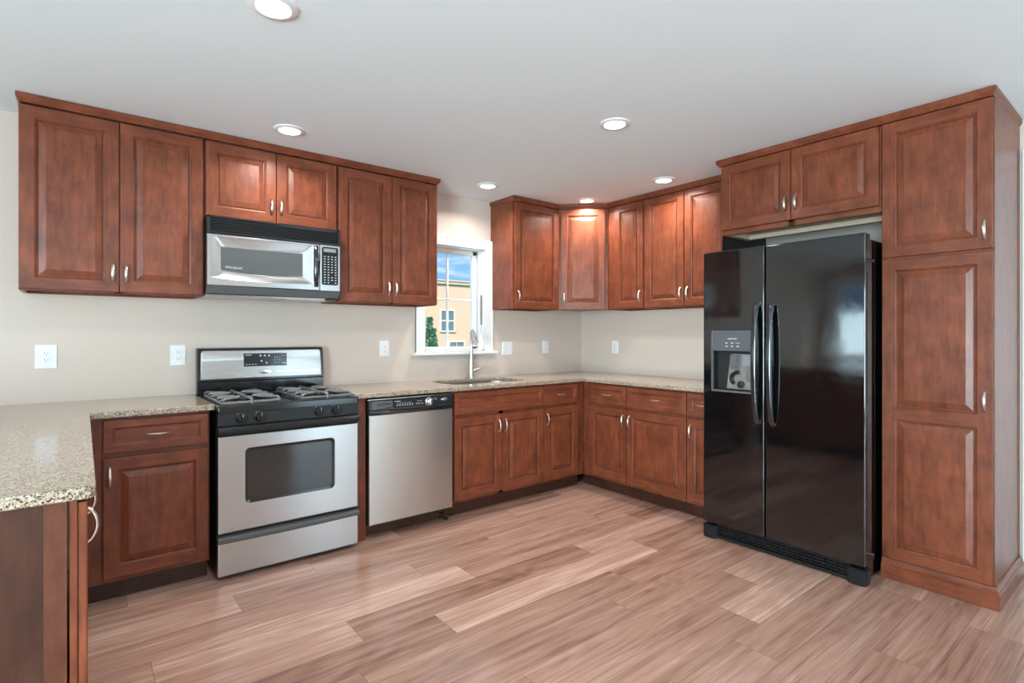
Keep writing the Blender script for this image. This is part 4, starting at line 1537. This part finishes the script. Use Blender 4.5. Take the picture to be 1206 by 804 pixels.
# ------------------------------------------------------------------ outside the window
GZ = -2.6
b = BM(); box(b, -30, 40, 0.6, 60, GZ - 0.3, GZ); o = struct('ground', b, M['lawn'])
b = BM(); box(b, XL - T, T, YB - T, T, GZ, -0.201); o = struct('foundation', b, M['concrete'])
bd = thing('building', 'tan stucco building with green roof trim seen through the window', 'building', (0, 14, GZ))
b = BM(); box(b, 2.0, 22, 0, 8, 0, 3.34 - GZ, 0.01); obj('wall', b, M['stucco'], bd)
b = BM(); box(b, 1.95, 22.05, -0.05, 0.3, 3.19 - GZ, 3.235 - GZ, 0.01); tag(obj('roof_trim', b, M['green'], bd), 'green trim line under the parapet')
b = BM(); box(b, 1.95, 22.05, -0.04, 8.05, 3.34 - GZ, 3.39 - GZ, 0.01); obj('parapet_cap', b, M['stucco'], bd)
for x_, za, zb, w_ in ((6.80, 1.43, 2.19, 0.56), (9.2, 1.43, 2.19, 0.56), (4.4, 1.43, 2.19, 0.56), (7.18, 0.15, 0.98, 0.64), (9.2, 0.15, 0.98, 0.64)):
    b = BM()
    box(b, x_ - 0.05, x_, -0.04, 0.01, za - GZ, zb - GZ, 0.004); box(b, x_ + w_, x_ + w_ + 0.05, -0.04, 0.01, za - GZ, zb - GZ, 0.004)
    box(b, x_ - 0.05, x_ + w_ + 0.05, -0.04, 0.01, zb - GZ, zb + 0.05 - GZ, 0.004); box(b, x_ - 0.07, x_ + w_ + 0.07, -0.06, 0.01, za - 0.05 - GZ, za - GZ, 0.004)
    box(b, x_, x_ + w_, -0.03, 0.01, (za + zb) / 2 - 0.025 - GZ, (za + zb) / 2 + 0.025 - GZ, 0.004); box(b, x_ + w_ / 2 - 0.012, x_ + w_ / 2 + 0.012, -0.03, 0.01, za - GZ, zb - GZ, 0.004)
    f = obj('window', b, M['trim'], bd)
    b = BM(); box(b, x_, x_ + w_, -0.012, 0.005, za - GZ, zb - GZ); obj('pane', b, M['farpane'], f)


def tree(label, x_, y_, top, rad, seed):
    r_ = thing('tree', label, 'tree', (x_, y_, GZ), 0, 'trees outside the window')
    rg_ = random.Random(seed)
    h_ = top - GZ
    b = BM()
    tube(b, [(0, 0, 0), (0.02, 0, h_ * 0.5), (0, 0.01, h_ * 0.96)], [0.07, 0.045, 0.01], 8)
    for i in range(26):
        z_ = h_ * (0.25 + 0.72 * i / 26)
        a = i * 2.4
        l_ = rad * (1.05 - i / 26)
        tube(b, [(0, 0, z_), (math.cos(a) * l_ * 0.6, math.sin(a) * l_ * 0.6, z_ + 0.05), (math.cos(a) * l_, math.sin(a) * l_, z_ + 0.14)], [0.012, 0.008, 0.003], 5)
    obj('trunk', b, M['bark'], r_)
    b = BM()
    for i in range(2600):
        s = rg_.random() ** 0.8
        z_ = h_ * (0.22 + 0.78 * s)
        rr_ = rad * (1.08 - s) * (0.35 + 0.65 * math.sqrt(rg_.random())) * (0.8 + 0.35 * math.sin(z_ * 9 + i % 3))
        a = rg_.uniform(0, 2 * PI)
        p = Vector((math.cos(a) * rr_, math.sin(a) * rr_, z_))
        d = Vector((rg_.uniform(-1, 1), rg_.uniform(-1, 1), rg_.uniform(-0.3, 1))).normalized()
        s_ = d.cross(Vector((0.3, 0.2, 1))).normalized() * 0.022
        l_ = d * 0.075
        b.faces.new([b.verts.new(q) for q in (p, p + l_ * 0.5 + s_, p + l_, p + l_ * 0.5 - s_)])
    f = obj('foliage', b, M['leaf'], r_)
    f['kind'] = 'stuff'


tree('taller green tree outside, at the lower left corner of the window pane', 3.42, 9.0, 1.72, 0.66, 3)
tree('shorter green tree outside, just right of the taller one behind the pane', 4.50, 10.6, 1.44, 0.50, 5)
